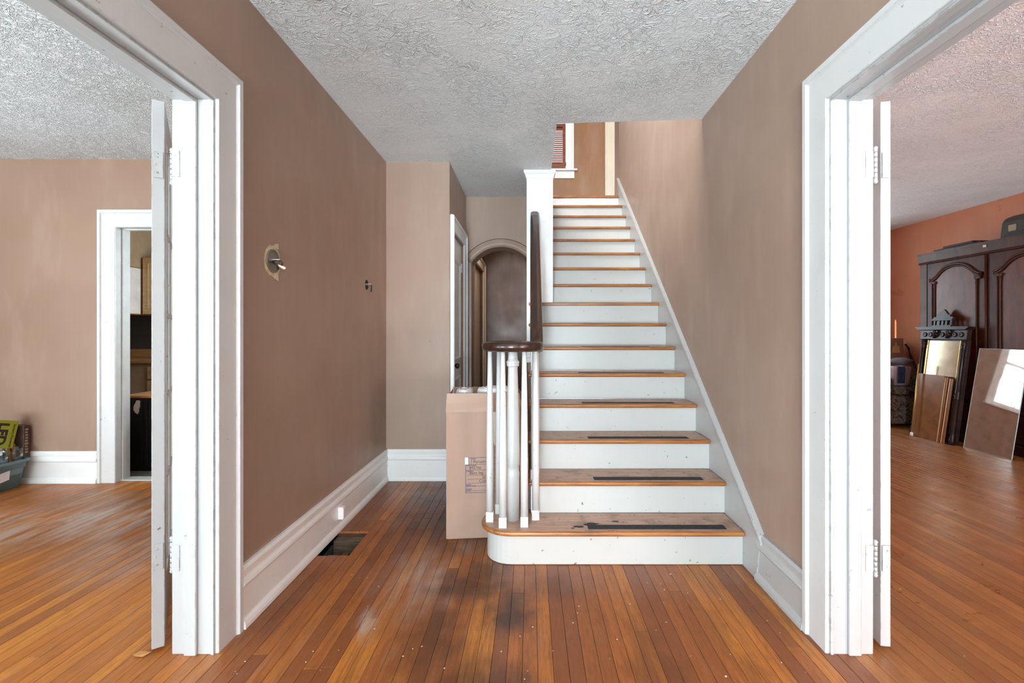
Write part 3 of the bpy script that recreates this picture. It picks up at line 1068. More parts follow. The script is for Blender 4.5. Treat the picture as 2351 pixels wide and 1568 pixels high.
# boxed post carrying the ceiling
mb = MB().prism([(-0.038, 0.985), (-0.003, 0.985), (-0.003, 8 * RISE + 0.0005), (0.195, 8 * RISE + 0.0005), (0.195, ZC - 0.03), (-0.038, ZC - 0.03)], 'y', 4.165, 4.285)
post = S(mb, 'boxed_post', 'white', bevel=0.002)
mb = MB()
rr = []
for z, e in ((ZC - 0.068, 0.0), (ZC - 0.062, 0.006), (ZC - 0.040, 0.012), (ZC - 0.028, 0.022), (ZC - 0.022, 0.026), (ZC - 0.001, 0.026)):
    rr.append([(-0.038 - e, 4.165 - e, z), (0.195 + e * 0.85, 4.165 - e, z), (0.195 + e * 0.85, 4.285, z), (-0.038 - e, 4.285, z)])
mb.rings(rr)
for f in mb.bm.faces:
    f.smooth = False
o = sub(mb, 'post_cap', 'white', post)
o.matrix_parent_inverse = post.matrix_parent_inverse.inverted()
o.matrix_parent_inverse = Matrix.Identity(4)
mb = MB()
rr = []
for z, e in ((0.975, 0.004), (0.985, 0.008), (1.015, 0.008), (1.025, 0.004), (1.045, 0.004), (1.05, 0.0005)):
    rr.append([(-0.038 - e, 4.165 - e, z), (-0.003 + e * 0.3, 4.165 - e, z), (-0.003 + e * 0.3, 4.285, z), (-0.038 - e, 4.285, z)])
mb.rings(rr)
for f in mb.bm.faces:
    f.smooth = False
sub(mb, 'post_foot', 'white', post)

# handrail with its volute
RX = 0.033
path = []
for i in range(26):
    y = 4.164 - i * (4.164 - 2.80) / 25
    path.append((RX, y, 2.287 - sl * (4.164 - y)))
zv = 1.162
for i in range(1, 8):                                       # easing into the level volute
    q = i / 7
    y = 2.80 - 0.15 * q
    z0 = 2.287 - sl * (4.164 - 2.80)
    z1 = z0 - sl * 0.15 * q
    path.append((RX, y, z1 * (1 - q) ** 1.0 + zv * q if q < 1 else zv))
for i in range(1, 40):
    q = i / 39
    th = -q * 2 * PI * 1.12
    rad = 0.135 * (1 - q) ** 0.55 * 0.62 + 0.135 * 0.38 if q > 0.5 else None
    rad = 0.135 - 0.085 * max(0.0, (q - 0.45) / 0.55) ** 1.2
    path.append((BC[0] + rad * math.cos(th), BC[1] + rad * math.sin(th), zv))
prof = []
for k in range(20):
    a = 2 * PI * k / 20
    ca, sa = math.cos(a), math.sin(a)
    prof.append((0.0385 * math.copysign(abs(ca) ** 0.7, ca), 0.029 * math.copysign(abs(sa) ** 0.75, sa)))
rail = S(MB().sweep(path, prof), 'handrail', 'rail')
sub(MB().lathe([(0.03, zv - 0.031), (0.062, zv - 0.028), (0.072, zv - 0.010), (0.072, zv + 0.006), (0.060, zv + 0.026), (0.02, zv + 0.031)], BC[0], BC[1], 24), 'volute_eye', 'rail', rail)


def baluster(x, y, z0, z1):
    s = 0.0205
    mb = MB()
    mb.rings([[(x + a * s, y + b * s, z) for a, b in ((-1, -1), (1, -1), (1, 1), (-1, 1))] for z in (z0, z0 + 0.055)])
    for f in mb.bm.faces:
        f.smooth = False
    h = z1 - z0
    mb.lathe([(0.0203, z0 + 0.05), (0.0203, z0 + 0.34 * h), (0.0175, z0 + 0.66 * h), (0.0120, z1)], x, y, 14)
    return S(mb, 'baluster', 'spindle')


for x, y in ((-0.229, 2.625), (-0.152, 2.545), (-0.036, 2.556), (0.026, 2.652), (-0.187, 2.745)):
    baluster(x, y, RISE, zv - 0.022)
for k in range(2, 8):
    for j, dy in enumerate((0.07, 0.19)):
        y = NZ + (k - 1) * RUN + dy
        if y > 4.10:
            continue
        baluster(0.020 if (k == 2 and j == 0) else 0.033, y, k * RISE, 2.287 - sl * (4.164 - y) - 0.026)
newel = [(0.0365, RISE), (0.0370, 0.43), (0.0375, 0.452), (0.0345, 0.456), (0.0345, 0.492), (0.0385, 0.496), (0.0385, 0.56), (0.0355, 0.70),
         (0.0300, 0.92), (0.0268, 1.040), (0.0268, 1.048), (0.0335, 1.050), (0.0350, 1.056), (0.0335, 1.064), (0.0365, 1.068), (0.0365, 1.076), (0.0280, 1.084), (0.0265, 1.10), (0.0250, zv - 0.02)]
S(MB().lathe(newel, BC[0], BC[1], 28), 'newel_post', 'spindle')

# ------------------------------------------------------------------ cardboard box behind the newel
box = empty('cardboard_box', (-0.507, 2.815, 0), math.radians(5.7))
tag(box, 'tall open cardboard carton with a printed form standing behind the stair spindles', 'box')
BW, BD, BH = 0.445, 0.40, 0.762
mb = MB()
tk = 0.005
mb.prism([(0, 0), (BW, 0), (BW, BD), (0, BD), (0, tk), (tk, tk), (tk, BD - tk), (BW - tk, BD - tk), (BW - tk, tk), (0, tk - 0.0005)], 'z', 0.004, BH)
mb.box(tk, BW - tk, tk, BD - tk, 0.0, 0.006)
mb.build('carton_body', 'card', box)
mb = MB().rings([[(-0.004, -0.003, BH), (BW, -0.003, BH), (BW, 0.003, BH), (-0.004, 0.003, BH)],
                 [(0.0, -0.004, BH + 0.05), (BW, -0.002, BH + 0.05), (BW, 0.004, BH + 0.05), (0.0, 0.003, BH + 0.05)],
                 [(0.004, 0.006, BH + 0.112), (BW - 0.004, 0.010, BH + 0.108), (BW - 0.004, 0.015, BH + 0.108), (0.004, 0.011, BH + 0.112)]])
for f in mb.bm.faces:
    f.smooth = False
mb.build('flap', 'card_tape', box)['label'] = 'front flap creased upright with brown tape'
MB().prism([(BD - 0.004, BH), (BD + 0.05, BH + 0.10), (BD + 0.054, BH + 0.10), (BD, BH)], 'x', 0.01, BW - 0.01).build('flap', 'card', box)
MB().prism([(0.0, BH), (0.012, BH + 0.095), (0.016, BH + 0.095), (0.004, BH)], 'y', 0.02, BD - 0.02).build('flap', 'card', box)
MB().prism([(BW - 0.004, BH), (BW + 0.01, BH + 0.10), (BW + 0.014, BH + 0.10), (BW, BH)], 'y', 0.02, BD - 0.02).build('flap', 'card', box)
# printed form: outline and rules, then the writing
lx0, lx1, lz0, lz1 = 0.114, 0.305, 0.275, 0.487
fm = MB()
e = 0.0011
for x0, x1, z0, z1 in ((lx0, lx1, lz1 - 2 * e, lz1), (lx0, lx1, lz0, lz0 + 2 * e), (lx0, lx0 + 2 * e, lz0, lz1), (lx1 - 2 * e, lx1, lz0, lz1),
                       (lx0, lx1, 0.444, 0.446), (lx0, lx1, 0.410, 0.412), (lx0 + 0.012, lx1 - 0.01, 0.380, 0.3815), (lx0 + 0.012, lx1 - 0.01, 0.356, 0.3575),
                       (lx0 + 0.012, lx1 - 0.01, 0.332, 0.3335), (lx0 + 0.055, lx1 - 0.01, 0.314, 0.3155), (lx0 + 0.042, lx1 - 0.02, 0.287, 0.2885), (lx0 + 0.034, lx0 + 0.036, 0.446, lz1),
                       (lx1 + 0.012, lx1 + 0.014, lz0, lz1), (lx1 + 0.012, lx1 + 0.12, lz1 - 2 * e, lz1), (lx1 + 0.012, lx1 + 0.12, lz0, lz0 + 2 * e)):
    fm.box(x0, x1, -0.0006, 0.0, z0, z1)
form = fm.build('printed_form', 'ink', box)
form['label'] = 'blue printed form with handwritten entries'


def boxtext(s, size, x, z, mat, slant=0.0, bold=0.0):
    lettering(s, size, mat, form, frame((x, -0.0005, z), (1, 0, slant), (0, 0, 1)), bold=bold)


for s, sz, x, z in (('NAME', 0.008, lx0 + 0.039, 0.476), ('ORDER NUMBER', 0.008, lx0 + 0.005, 0.436), ('CONTENTS', 0.008, lx0 + 0.005, 0.402),
                    ('SPECIAL', 0.008, lx0 + 0.005, 0.321), ('INSTRUCTIONS', 0.008, lx0 + 0.005, 0.313), ('PACKER\'S', 0.008, lx0 + 0.005, 0.294), ('INITIALS', 0.008, lx0 + 0.005, 0.285)):
    boxtext(s, sz, x, z, 'ink', 0, 0.0003)
for s, sz, x, z, sl_ in (('Persons', 0.026, lx0 + 0.046, 0.452, 0.03), ('892700', 0.024, lx0 + 0.022, 0.417, -0.02), ('Bent leg', 0.025, lx0 + 0.024, 0.385, 0.03),
                         ('lamp', 0.024, lx0 + 0.10, 0.361, 0.02), ('Custom', 0.024, lx0 + 0.082, 0.336, 0.03)):
    boxtext(s, sz, x, z, 'pen', sl_)
MB().box(lx0 - 0.003, lx0 + 0.016, -0.0012, 0.0, 0.446, 0.488).build('sticker', 'sticker', form)['label'] = 'small pale blue sticker'
# cloudy plastic stuck on the face
mb = MB().prism([(0.255, 0.765), (0.325, 0.755), (0.322, 0.64), (0.305, 0.575), (0.288, 0.555), (0.27, 0.62)], 'y', -0.0035, -0.0005)
mb.build('plastic_patch', 'film', box, bevel=0.001)['label'] = 'cloudy plastic scrap stuck to the carton'

for (x, y, z, sx, sy, sz, lab) in ((-0.42, 2.98, 0.80, 0.05, 0.09, 0.082, 'white packing foam lump poking from the carton beside the closet door'),
                                   (-0.235, 3.02, 0.80, 0.11, 0.10, 0.088, 'white packing foam sheet poking from the carton behind the spindles')):
    mb = MB()
    mb.rings([[(x + sx * q * math.copysign(abs(math.cos(k * PI / 8)) ** 0.6, math.cos(k * PI / 8)), y + sy * q * math.copysign(abs(math.sin(k * PI / 8)) ** 0.6, math.sin(k * PI / 8)), z + dz * sz + 0.006 * math.sin(k * 1.7)) for k in range(16)]
              for q, dz in ((0.9, -1.0), (1.0, 0.0), (1.0, 0.7), (0.9, 0.95), (0.6, 1.02))])
    tag(mb.build('packing_foam', 'foam'), lab, 'packaging')

# black bag between the carton and the stairs
mb = MB()
rr = []
for j in range(9):
    q = j / 8
    rad = 0.115 * (math.sin(PI * (0.18 + 0.72 * q)) ** 0.6)
    rr.append([(-0.135 + rad * math.cos(k * PI / 8) * (1 + 0.10 * math.sin(5 * k + j)), 3.46 + 1.4 * rad * math.sin(k * PI / 8) * (1 + 0.10 * math.cos(3 * k + 2 * j)), 0.003 + 0.78 * q) for k in range(16)])
mb.rings(rr)
tag(mb.build('rubbish_bag', 'black_bag'), 'black bag standing behind the carton beside the stair side', 'bag')

# ------------------------------------------------------------------ fittings on the left hall wall
def junction(name, y, z, r, label, big):
    o = empty(name, (XL, y, z))
    n = 22
    rs = random.Random(int(y * 100))
    mb = MB()
    pl = [((r * 1.12 if big else r) * rs.uniform(0.93, 1.1) * math.cos(2 * PI * k / n), (r * 1.18 if big else r) * rs.uniform(0.93, 1.1) * math.sin(2 * PI * k / n)) for k in range(n)]
    mb.prism(pl, 'x', 0.0002, 0.0015)
    mb.build('broken_plaster', 'plaster' if big else 'soffit', o)
    mb = MB()
    mb.rings([[(x, q * r * math.cos(2 * PI * k / 20), q * r * math.sin(2 * PI * k / 20)) for k in range(20)] for q, x in ((0.80, 0.0016), (0.80, 0.006), (0.90, 0.006), (0.90, 0.0016))], closed=True)
    mb.build('box_rim', 'box_metal', o)
    mb = MB()
    mb.prism([(0.79 * r * math.cos(2 * PI * k / 20), 0.79 * r * math.sin(2 * PI * k / 20)) for k in range(20)], 'x', 0.0016, 0.0026)
    mb.build('box_back', 'hole' if not big else 'box_metal', o)
    mb = MB().box(0.004, 0.006, -0.85 * r, 0.85 * r, -0.006, 0.006)
    mb.build('cross_bar', 'box_metal', o)
    mb = MB().tube([(0.004, -0.02, 0.004), (0.045, -0.02, 0.004)], 0.0022, 8)
    mb.build('threaded_rod', 'nut', o)
    mb = MB().tube([(0.004, 0.0, 0.0), (0.02, 0.01, 0.01), (0.035, 0.02, -0.005), (0.03, 0.022, -0.03 if big else -0.05)], 0.0045, 8)
    mb.build('wire', 'wire', o)
    if big:
        mb = MB().tube([(0.004, -0.01, -0.005), (0.022, -0.005, -0.018), (0.028, 0.0, -0.04)], 0.0045, 8)
        mb.build('wire', 'wire', o)
        mb = MB().tube([(0.012, 0.005, -0.014), (0.025, 0.01, -0.02), (0.05, 0.012, -0.032), (0.056, 0.012, -0.035)], [0.004, 0.005, 0.008, 0.003], 10)
        mb.build('wire_nut', 'nut', o)
        for sz in (-1, 1):
            MB().prism([(-0.008 + 0.03, sz * 0.062), (0.044, sz * 0.062), (0.046, sz * 0.09), (0.012, sz * 0.082)], 'x', 0.0015, 0.004).build('plaster_patch', 'plaster', o)
    tag(o, label, 'electrical box')
    return o


junction('junction_box', 2.217, 1.575, 0.062, 'open round electrical box ringed with bare plaster on the brown wall', True)
junction('junction_box', 3.475, 1.592, 0.046, 'small open electrical box with one dark wire near the far corner', False)

ob = empty('outlet_box', (XL + 0.016, 2.95, 0.112))
MB().box(0, 0.034, -0.022, 0.022, -0.038, 0.038).build('housing', 'white', ob, bevel=0.003)
MB().box(0.034, 0.0355, -0.016, 0.016, -0.028, 0.028).build('face_plate', 'white', ob, bevel=0.001)
MB().box(0.008, 0.024, -0.010, 0.010, 0.038, 0.0405).build('cable_clip', 'grey_trim', ob)
tag(ob, 'small white surface socket box on the baseboard above the floor hole', 'outlet')

# ------------------------------------------------------------------ upper hall: window, shutter, doorway
win = empty('window_1', (0.1, 7.30, 3.77))
casing('window_casing', -0.36, 0.534, 5.10, lambda u, v, t_: (u - 0.1, -t_, v - 3.77), 'white', '', wk=0.9, z0=3.77, parent=win)
MB().box(-0.62, 0.615, -0.055, 0.06, -0.022, 0.004).build('window_sill', 'white', win, bevel=0.004)
MB().box(-0.59, 0.572, -0.016, 0.0, -0.135, -0.022).build('apron', 'white', win, bevel=0.002)
for x0, x1, z0, z1 in ((-0.46, -0.42, 0.004, 1.33), (0.394, 0.434, 0.004, 1.33), (-0.42, 0.394, 0.004, 0.05), (-0.42, 0.394, 0.64, 0.68), (-0.42, 0.394, 1.28, 1.33)):
    MB().box(x0, x1, 0.05, 0.085, z0, z1).build('sash', 'white', win, bevel=0.003)
MB().box(-0.42, 0.394, 0.066, 0.070, 0.05, 1.28).build('pane', 'pane', win)
struct(win, 'upstairs window with white casing, sill and apron', 'window')

sh = empty('shutter', (0.534, 7.275, 3.776))
SW, SHh = 0.44, 0.70
MB().box(-0.045, 0.0, 0, 0.028, 0, SHh).build('stile', 'shutter', sh, bevel=0.002)
MB().box(-SW, -SW + 0.045, 0, 0.028, 0, SHh).build('stile', 'shutter', sh, bevel=0.002)
MB().box(-SW + 0.045, -0.045, 0.001, 0.027, 0, 0.085).build('rail', 'shutter', sh, bevel=0.002)
MB().box(-SW + 0.045, -0.045, 0.001, 0.027, SHh - 0.05, SHh).build('rail', 'shutter', sh, bevel=0.002)
pitch = (SHh - 0.135) / 19
first = None
for i in range(19):
    if first is None:
        a = math.radians(46)
        ca, sa = 0.0165 * math.cos(a), 0.0165 * math.sin(a)
        first = MB().prism([(-ca, -sa), (-ca + 0.002, -sa - 0.0025), (ca, sa), (ca - 0.002, sa + 0.0025)], 'x', -SW + 0.046, -0.046).build('slat', 'shutter', sh)
        o = first
    else:
        o = first.copy()
        C.objects.link(o)
        o.parent = sh
    o.location = (0, 0.014, 0.085 + (i + 0.5) * pitch)
MB().tube([(-SW / 2 - 0.0, -0.004, 0.10), (-SW / 2, -0.004, SHh - 0.07)], 0.005, 8).build('tilt_rod', 'shutter', sh)
MB().box(-0.001, 0.008, 0.0, 0.02, 0.05, 0.10).build('hinge', 'brass', sh)
tag(sh, 'reddish brown wooden louvred shutter standing in the upstairs window', 'shutter')

casing('trim_13', 1.277, 2.03, 5.03, lambda u, v, t_: (u, 7.30 - t_, v), 'cream', 'cream casing of the doorway at the head of the stairs', z0=UP, wk=0.9)
mb = MB().prism([(1.277, UP), (1.297, UP), (1.297, 5.03), (2.03, 5.03), (2.03, UP), (2.05, UP), (2.05, 5.05), (1.277, 5.05)], 'y', 7.29, 7.43)
o = struct(mb.build('trim_14', 'cream'), 'cream lining with a dark latch plate at the head of the stairs', 'trim')
MB().box(1.297, 1.2995, 7.33, 7.36, 3.99, 4.09).build('strike_plate', 'brass', o)['label'] = 'dark metal latch plate'

# ------------------------------------------------------------------ kitchen seen through the far doorway
def cabinet_door(parent, x0, x1, y, z0, z1):
    d = MB().box(x0, x1, y - 0.018, y, z0, z1).build('door', 'cab_wood', parent, bevel=0.003)
    m = 0.055
    pr = [(0.0, 0.0), (0.0, 0.004), (0.012, 0.006), (0.022, 0.001), (0.022, 0.0)]
    mb = MB()
    rr = []
    for cx, cz, sx, sz in ((x0 + m, z0 + m, 1, 1), (x1 - m, z0 + m, -1, 1), (x1 - m, z1 - m, -1, -1), (x0 + m, z1 - m, 1, -1)):
        rr.append([(cx + sx * a, y - 0.018 - b, cz + sz * a) for a, b in pr])
    mb.rings(rr, closed=True)
    for f in mb.bm.faces:
        f.smooth = False
    mb.build('raised_panel', 'cab_wood', d)
    return d


uc = empty('wall_cabinet')
MB().box(-4.69, -3.60, 5.68, 6.10, 1.46, 2.15).build('carcass', 'cab_wood', uc, bevel=0.002)
cabinet_door(uc, -4.675, -4.16, 5.68, 1.465, 2.14)
cabinet_door(uc, -4.15, -3.62, 5.68, 1.465, 2.14)
tag(uc, 'light oak wall cabinet with raised panel doors in the kitchen', 'cabinet')
so = MB().box(-5.1, -4.705, 4.9, 6.10, 2.02, ZC).build('trim_15', 'soffit')
struct(so, 'tan boxed soffit above the white kitchen panel', 'trim')
wp = empty('tall_cabinet')
MB().box(-5.0, -4.705, 4.95, 6.10, 1.46, 2.015).build('carcass', 'cab_wood', wp, bevel=0.002)
MB().box(-4.704, -4.698, 5.0, 5.66, 1.47, 2.01).build('side_panel', 'white_panel', wp)['label'] = 'white side panel'
cabinet_door(wp, -4.98, -4.72, 4.95, 1.47, 2.0)
tag(wp, 'kitchen corner cabinet showing its plain white side', 'cabinet')
wt = MB().box(-5.4, -3.3, 5.46, 6.10, 0.885, 0.925).build('worktop', 'counter', bevel=0.006)
tag(wt, 'wooden kitchen worktop running under the oak wall cabinet', 'worktop')
up = MB().box(-5.4, -3.3, 6.07, 6.10, 0.926, 1.03).build('splash_board', 'counter', bevel=0.003)
tag(up, 'low wooden splash board at the back of the kitchen worktop', 'splashback')
bc = empty('base_cabinet')
MB().box(-5.4, -3.3, 5.50, 6.08, 0.0, 0.884).build('carcass', 'soffit', bc)
for z0, z1 in ((0.70, 0.84), (0.53, 0.68), (0.30, 0.51)):
    d = MB().box(-4.475, -3.95, 5.482, 5.50, z0, z1).build('drawer', 'cab_wood', bc, bevel=0.004)
    MB().box(-4.435, -3.99, 5.478, 5.482, z0 + 0.035, z1 - 0.035).build('raised_panel', 'cab_wood', d, bevel=0.002)
tag(bc, 'oak base cabinet with drawers under the kitchen worktop', 'cabinet')
bk = empty('black_cabinet')
MB().box(-3.66, -3.0, 4.22, 4.66, 0.0, 0.655).build('carcass', 'black', bk, bevel=0.004)
MB().box(-3.68, -2.98, 4.20, 4.68, 0.656, 0.676).build('top', 'counter', bk, bevel=0.003)
for x in (-3.50, -3.455, -3.37, -3.20):
    MB().box(x, x + 0.018, 4.212, 4.22, 0.05, 0.62).build('batten', 'black', bk, bevel=0.002)
rs = random.Random(11)
pl = []
for a in range(16):
    q = rs.uniform(0.6, 1.0)
    pl.append((-3.527 + 0.030 * q * math.cos(a * PI / 8) + 0.008 * math.sin(a * PI / 8), 0.575 + 0.075 * q * math.sin(a * PI / 8)))
MB().prism(pl, 'y', 4.205, 4.2195).build('torn_paper', 'paper', bk)['label'] = 'torn white paper scrap stuck to the front'
tag(bk, 'low black panelled cabinet just inside the kitchen doorway', 'cabinet')

# ------------------------------------------------------------------ tub and things in the left room
tub = empty('storage_tub', (-4.37, 3.58, 0.0))
mb = MB()


def rect(x0, x1, y0, y1, z, r=0.025):
    out = []
    for cx, cy_, a0 in ((x1 - r, y0 + r, -PI / 2), (x1 - r, y1 - r, 0), (x0 + r, y1 - r, PI / 2), (x0 + r, y0 + r, PI)):
        for k in range(4):
            a = a0 + k * PI / 6
            out.append((cx + r * math.cos(a), cy_ + r * math.sin(a), z))
    return out


rr = [rect(-0.26, 0.26, -0.22, 0.215, 0.0), rect(-0.28, 0.277, -0.235, 0.232, 0.155), rect(-0.288, 0.285, -0.242, 0.238, 0.157), rect(-0.292, 0.290, -0.246, 0.242, 0.20),
      rect(-0.305, 0.304, -0.258, 0.252, 0.203), rect(-0.308, 0.308, -0.262, 0.256, 0.226), rect(-0.295, 0.295, -0.25, 0.244, 0.226),
      rect(-0.285, 0.285, -0.24, 0.236, 0.19), rect(-0.255, 0.255, -0.215, 0.21, 0.006)]
mb.rings(rr)
mb.build('tub_body', 'tub', tub)
MB().prism([(-0.05, 0.063), (0.105, 0.088), (0.112, 0.158), (-0.05, 0.135)], 'x', 0.281, 0.2825).build('paper_label', 'paper', tub)
lettering('O', 0.03, 'led_ink', tub, frame((0.2835, 0.02, 0.09), (0, 1, 0.2), (0, 0, 1)), bold=0.0)
tag(tub, 'grey teal plastic tub with a paper label against the tan wall', 'tub')


def tumbler(x, y, z, tilt, label):
    mb = MB()
    prof = [(0.0285, -0.05), (0.034, -0.02), (0.038, 0.05), (0.0365, 0.05), (0.0325, -0.02), (0.026, -0.042)]
    mb.lathe(prof, 0, 0, 20)
    mb.xform(Matrix.Translation((x, y, z)) @ Matrix.Rotation(tilt[0], 4, 'X') @ Matrix.Rotation(tilt[1], 4, 'Y'))
    return tag(mb.build('drinking_glass', 'tumbler', smooth=True), label, 'glass', 'drinking glasses in the teal tub')


tumbler(-4.125, 3.775, 0.268, (0.15, 0.1), 'clear drinking glass in the tub beside the brown book')
tumbler(-4.135, 3.675, 0.262, (0.5, 0.2), 'clear drinking glass tipped in the tub below the lime box')
tumbler(-4.15, 3.58, 0.265, (0.3, -0.1), 'clear drinking glass in the tub farthest from the brown book')

# lime green lantern box, its face turned to the right and leaning
lb = empty('lantern_box')
R2 = math.radians(-13.5)
fy = Vector((0, math.cos(R2), math.sin(R2)))
fz = Vector((0, -math.sin(R2), math.cos(R2)))
BRp = Vector((-4.135, 3.752, 0.318))             # lower right corner of the face
lb.matrix_world = frame(BRp, fy, fz)             # local x along the width, y up, z out of the face
m3 = lb.matrix_world.to_3x3()
MB().box(-0.27, 0, 0, 0.215, -0.10, 0).build('carton', 'led', lb, bevel=0.002)
MB().box(-0.27, -0.001, -0.0008, 0.0, -0.098, -0.002).build('base_print', 'led_ink', lb)
lettering('LED', 0.098, 'led_ink', lb, frame((-0.135, 0.193, 0.0006), (0, -1, 0), (1, 0, 0)), bold=0.0045)
lettering('Battery Powered', 0.026, 'led_ink', lb, frame((-0.034, 0.186, 0.0006), (0, -1, 0), (1, 0, 0)), bold=0.0004)
tag(lb, 'lime green box printed LED leaning in the teal tub', 'box')

bk2 = empty('book', (-4.16, 3.838, 0.2))
MB().box(-0.13, 0.045, -0.022, 0.026, 0.0, 0.285).build('cover', 'book', bk2, bevel=0.004)
rs = random.Random(3)
mb = MB()
for j in range(9):
    z = 0.06 + j * 0.023
    mb.box(0.0452, 0.0462, -0.012 + rs.uniform(-.003, .003), 0.010 + rs.uniform(-.004, .004), z, z + 0.014)
mb.build('spine_motif', 'motif', bk2, bevel=0.0005)['kind'] = 'stuff'
tag(bk2, 'dark brown book with pale motif spine standing in the tub by the wall', 'book')
for i, (x, y, lab) in enumerate(((-4.165, 3.745, 'short tan wooden stick in the tub nearer the lime box'), (-4.160, 3.778, 'short tan wooden stick in the tub nearer the brown book'))):
    tag(MB().box(x - 0.008, x + 0.008, y - 0.011, y + 0.011, 0.16, 0.345).build('wooden_stick', 'tan_wood', bevel=0.002), lab, 'stick', 'wooden sticks in the tub')
tag(MB().box(-4.19, -4.175, 3.765, 3.80, 0.35, 0.45).build('tan_tag', 'plaster', bevel=0.006), 'pale tan card tucked between lime box and brown book', 'card')

# ------------------------------------------------------------------ right room: far window
for wi, (WX0, WX1, WZ0, WZ1) in enumerate(FAR_WINDOWS):
    w2 = empty('window_%d' % (wi + 2), (WX0, 7.45, WZ0))
    ww, wh = WX1 - WX0, WZ1 - WZ0
    casing('window_casing', 0, ww, wh, lambda u, v, t_: (u, -t_, v), 'white', '', parent=w2)
    MB().box(-0.16, ww + 0.16, -0.05, 0.05, -0.03, 0.0).build('window_sill', 'white', w2, bevel=0.004)
    for x0, x1, z0, z1 in ((0, 0.04, 0, wh), (ww - 0.04, ww, 0, wh), (0.04, ww - 0.04, 0, 0.06), (0.04, ww - 0.04, wh / 2 - 0.025, wh / 2 + 0.025), (0.04, ww - 0.04, wh - 0.05, wh)):
        MB().box(x0, x1, 0.04, 0.085, z0, z1).build('sash', 'white', w2, bevel=0.003)
    MB().box(ww * 0.5 - 0.012, ww * 0.5 + 0.012, 0.05, 0.075, 0.06, wh - 0.05).build('muntin', 'white', w2)
    MB().box(0.04, ww - 0.04, 0.058, 0.062, 0.06, wh - 0.05).build('pane', 'pane', w2)
    struct(w2, ('bright sash window in the corner beyond the armchair', 'bright sash window at the far end of the furniture room')[wi], 'window')

# ------------------------------------------------------------------ wardrobe
AX = 4.90
AY0, AY1, ASP, AH = 4.20, 5.92, 5.06, 2.22
ar = empty('wardrobe', (AX, ASP, 0))
tag(ar, 'massive dark walnut wardrobe with two arched doors', 'wardrobe')


def A(mb, name, mat, parent=None, **kw):
    mb.xform(Matrix.Translation((-AX, -ASP, 0)))
    return mb.build(name, mat, parent or ar, **kw)


A(MB().box(AX + 0.02, 5.385, AY0, AY1, 0.10, AH - 0.13), 'carcass', 'walnut')
A(MB().box(AX - 0.02, 5.385, AY0 - 0.01, AY1 + 0.01, 0.0, 0.10), 'plinth', 'walnut', bevel=0.006)
mb = MB().prism([(AX + 0.40, AH - 0.13), (AX - 0.004, AH - 0.13), (AX - 0.012, AH - 0.118), (AX - 0.006, AH - 0.105), (AX - 0.022, AH - 0.02), (AX - 0.03, AH), (AX + 0.40, AH)], 'y', AY0 - 0.01, AY1 + 0.015)
A(mb, 'cornice', 'walnut')
A(MB().box(AX - 0.026, AX - 0.021, 5.04, 5.075, AH - 0.06, AH - 0.035), 'chip', 'paper', bevel=0.002)['label'] = 'pale chip on the cornice'
for y0, y1 in ((AY0 + 0.01, ASP - 0.01), (ASP + 0.01, AY1 - 0.01)):
    A(MB().box(AX - 0.003, AX + 0.02, y0, y1, 0.12, 0.40), 'drawer', 'walnut', bevel=0.004)
    A(MB().box(AX - 0.012, AX - 0.003, y0 + 0.06, y1 - 0.06, 0.19, 0.205).box(AX - 0.012, AX - 0.003, y0 + 0.06, y1 - 0.06, 0.33, 0.345), 'drawer_moulding', 'walnut', bevel=0.003)
A(MB().box(AX - 0.012, AX + 0.02, AY0, AY1, 0.41, 0.445), 'waist_moulding', 'walnut', bevel=0.006)
A(MB().box(AX - 0.006, AX + 0.02, AY1 - 0.105, AY1 - 0.002, 0.45, AH - 0.132), 'corner_post', 'walnut', bevel=0.003)
A(MB().box(AX - 0.006, AX + 0.02, AY0 + 0.002, AY0 + 0.105, 0.45, AH - 0.132), 'corner_post', 'walnut', bevel=0.003)


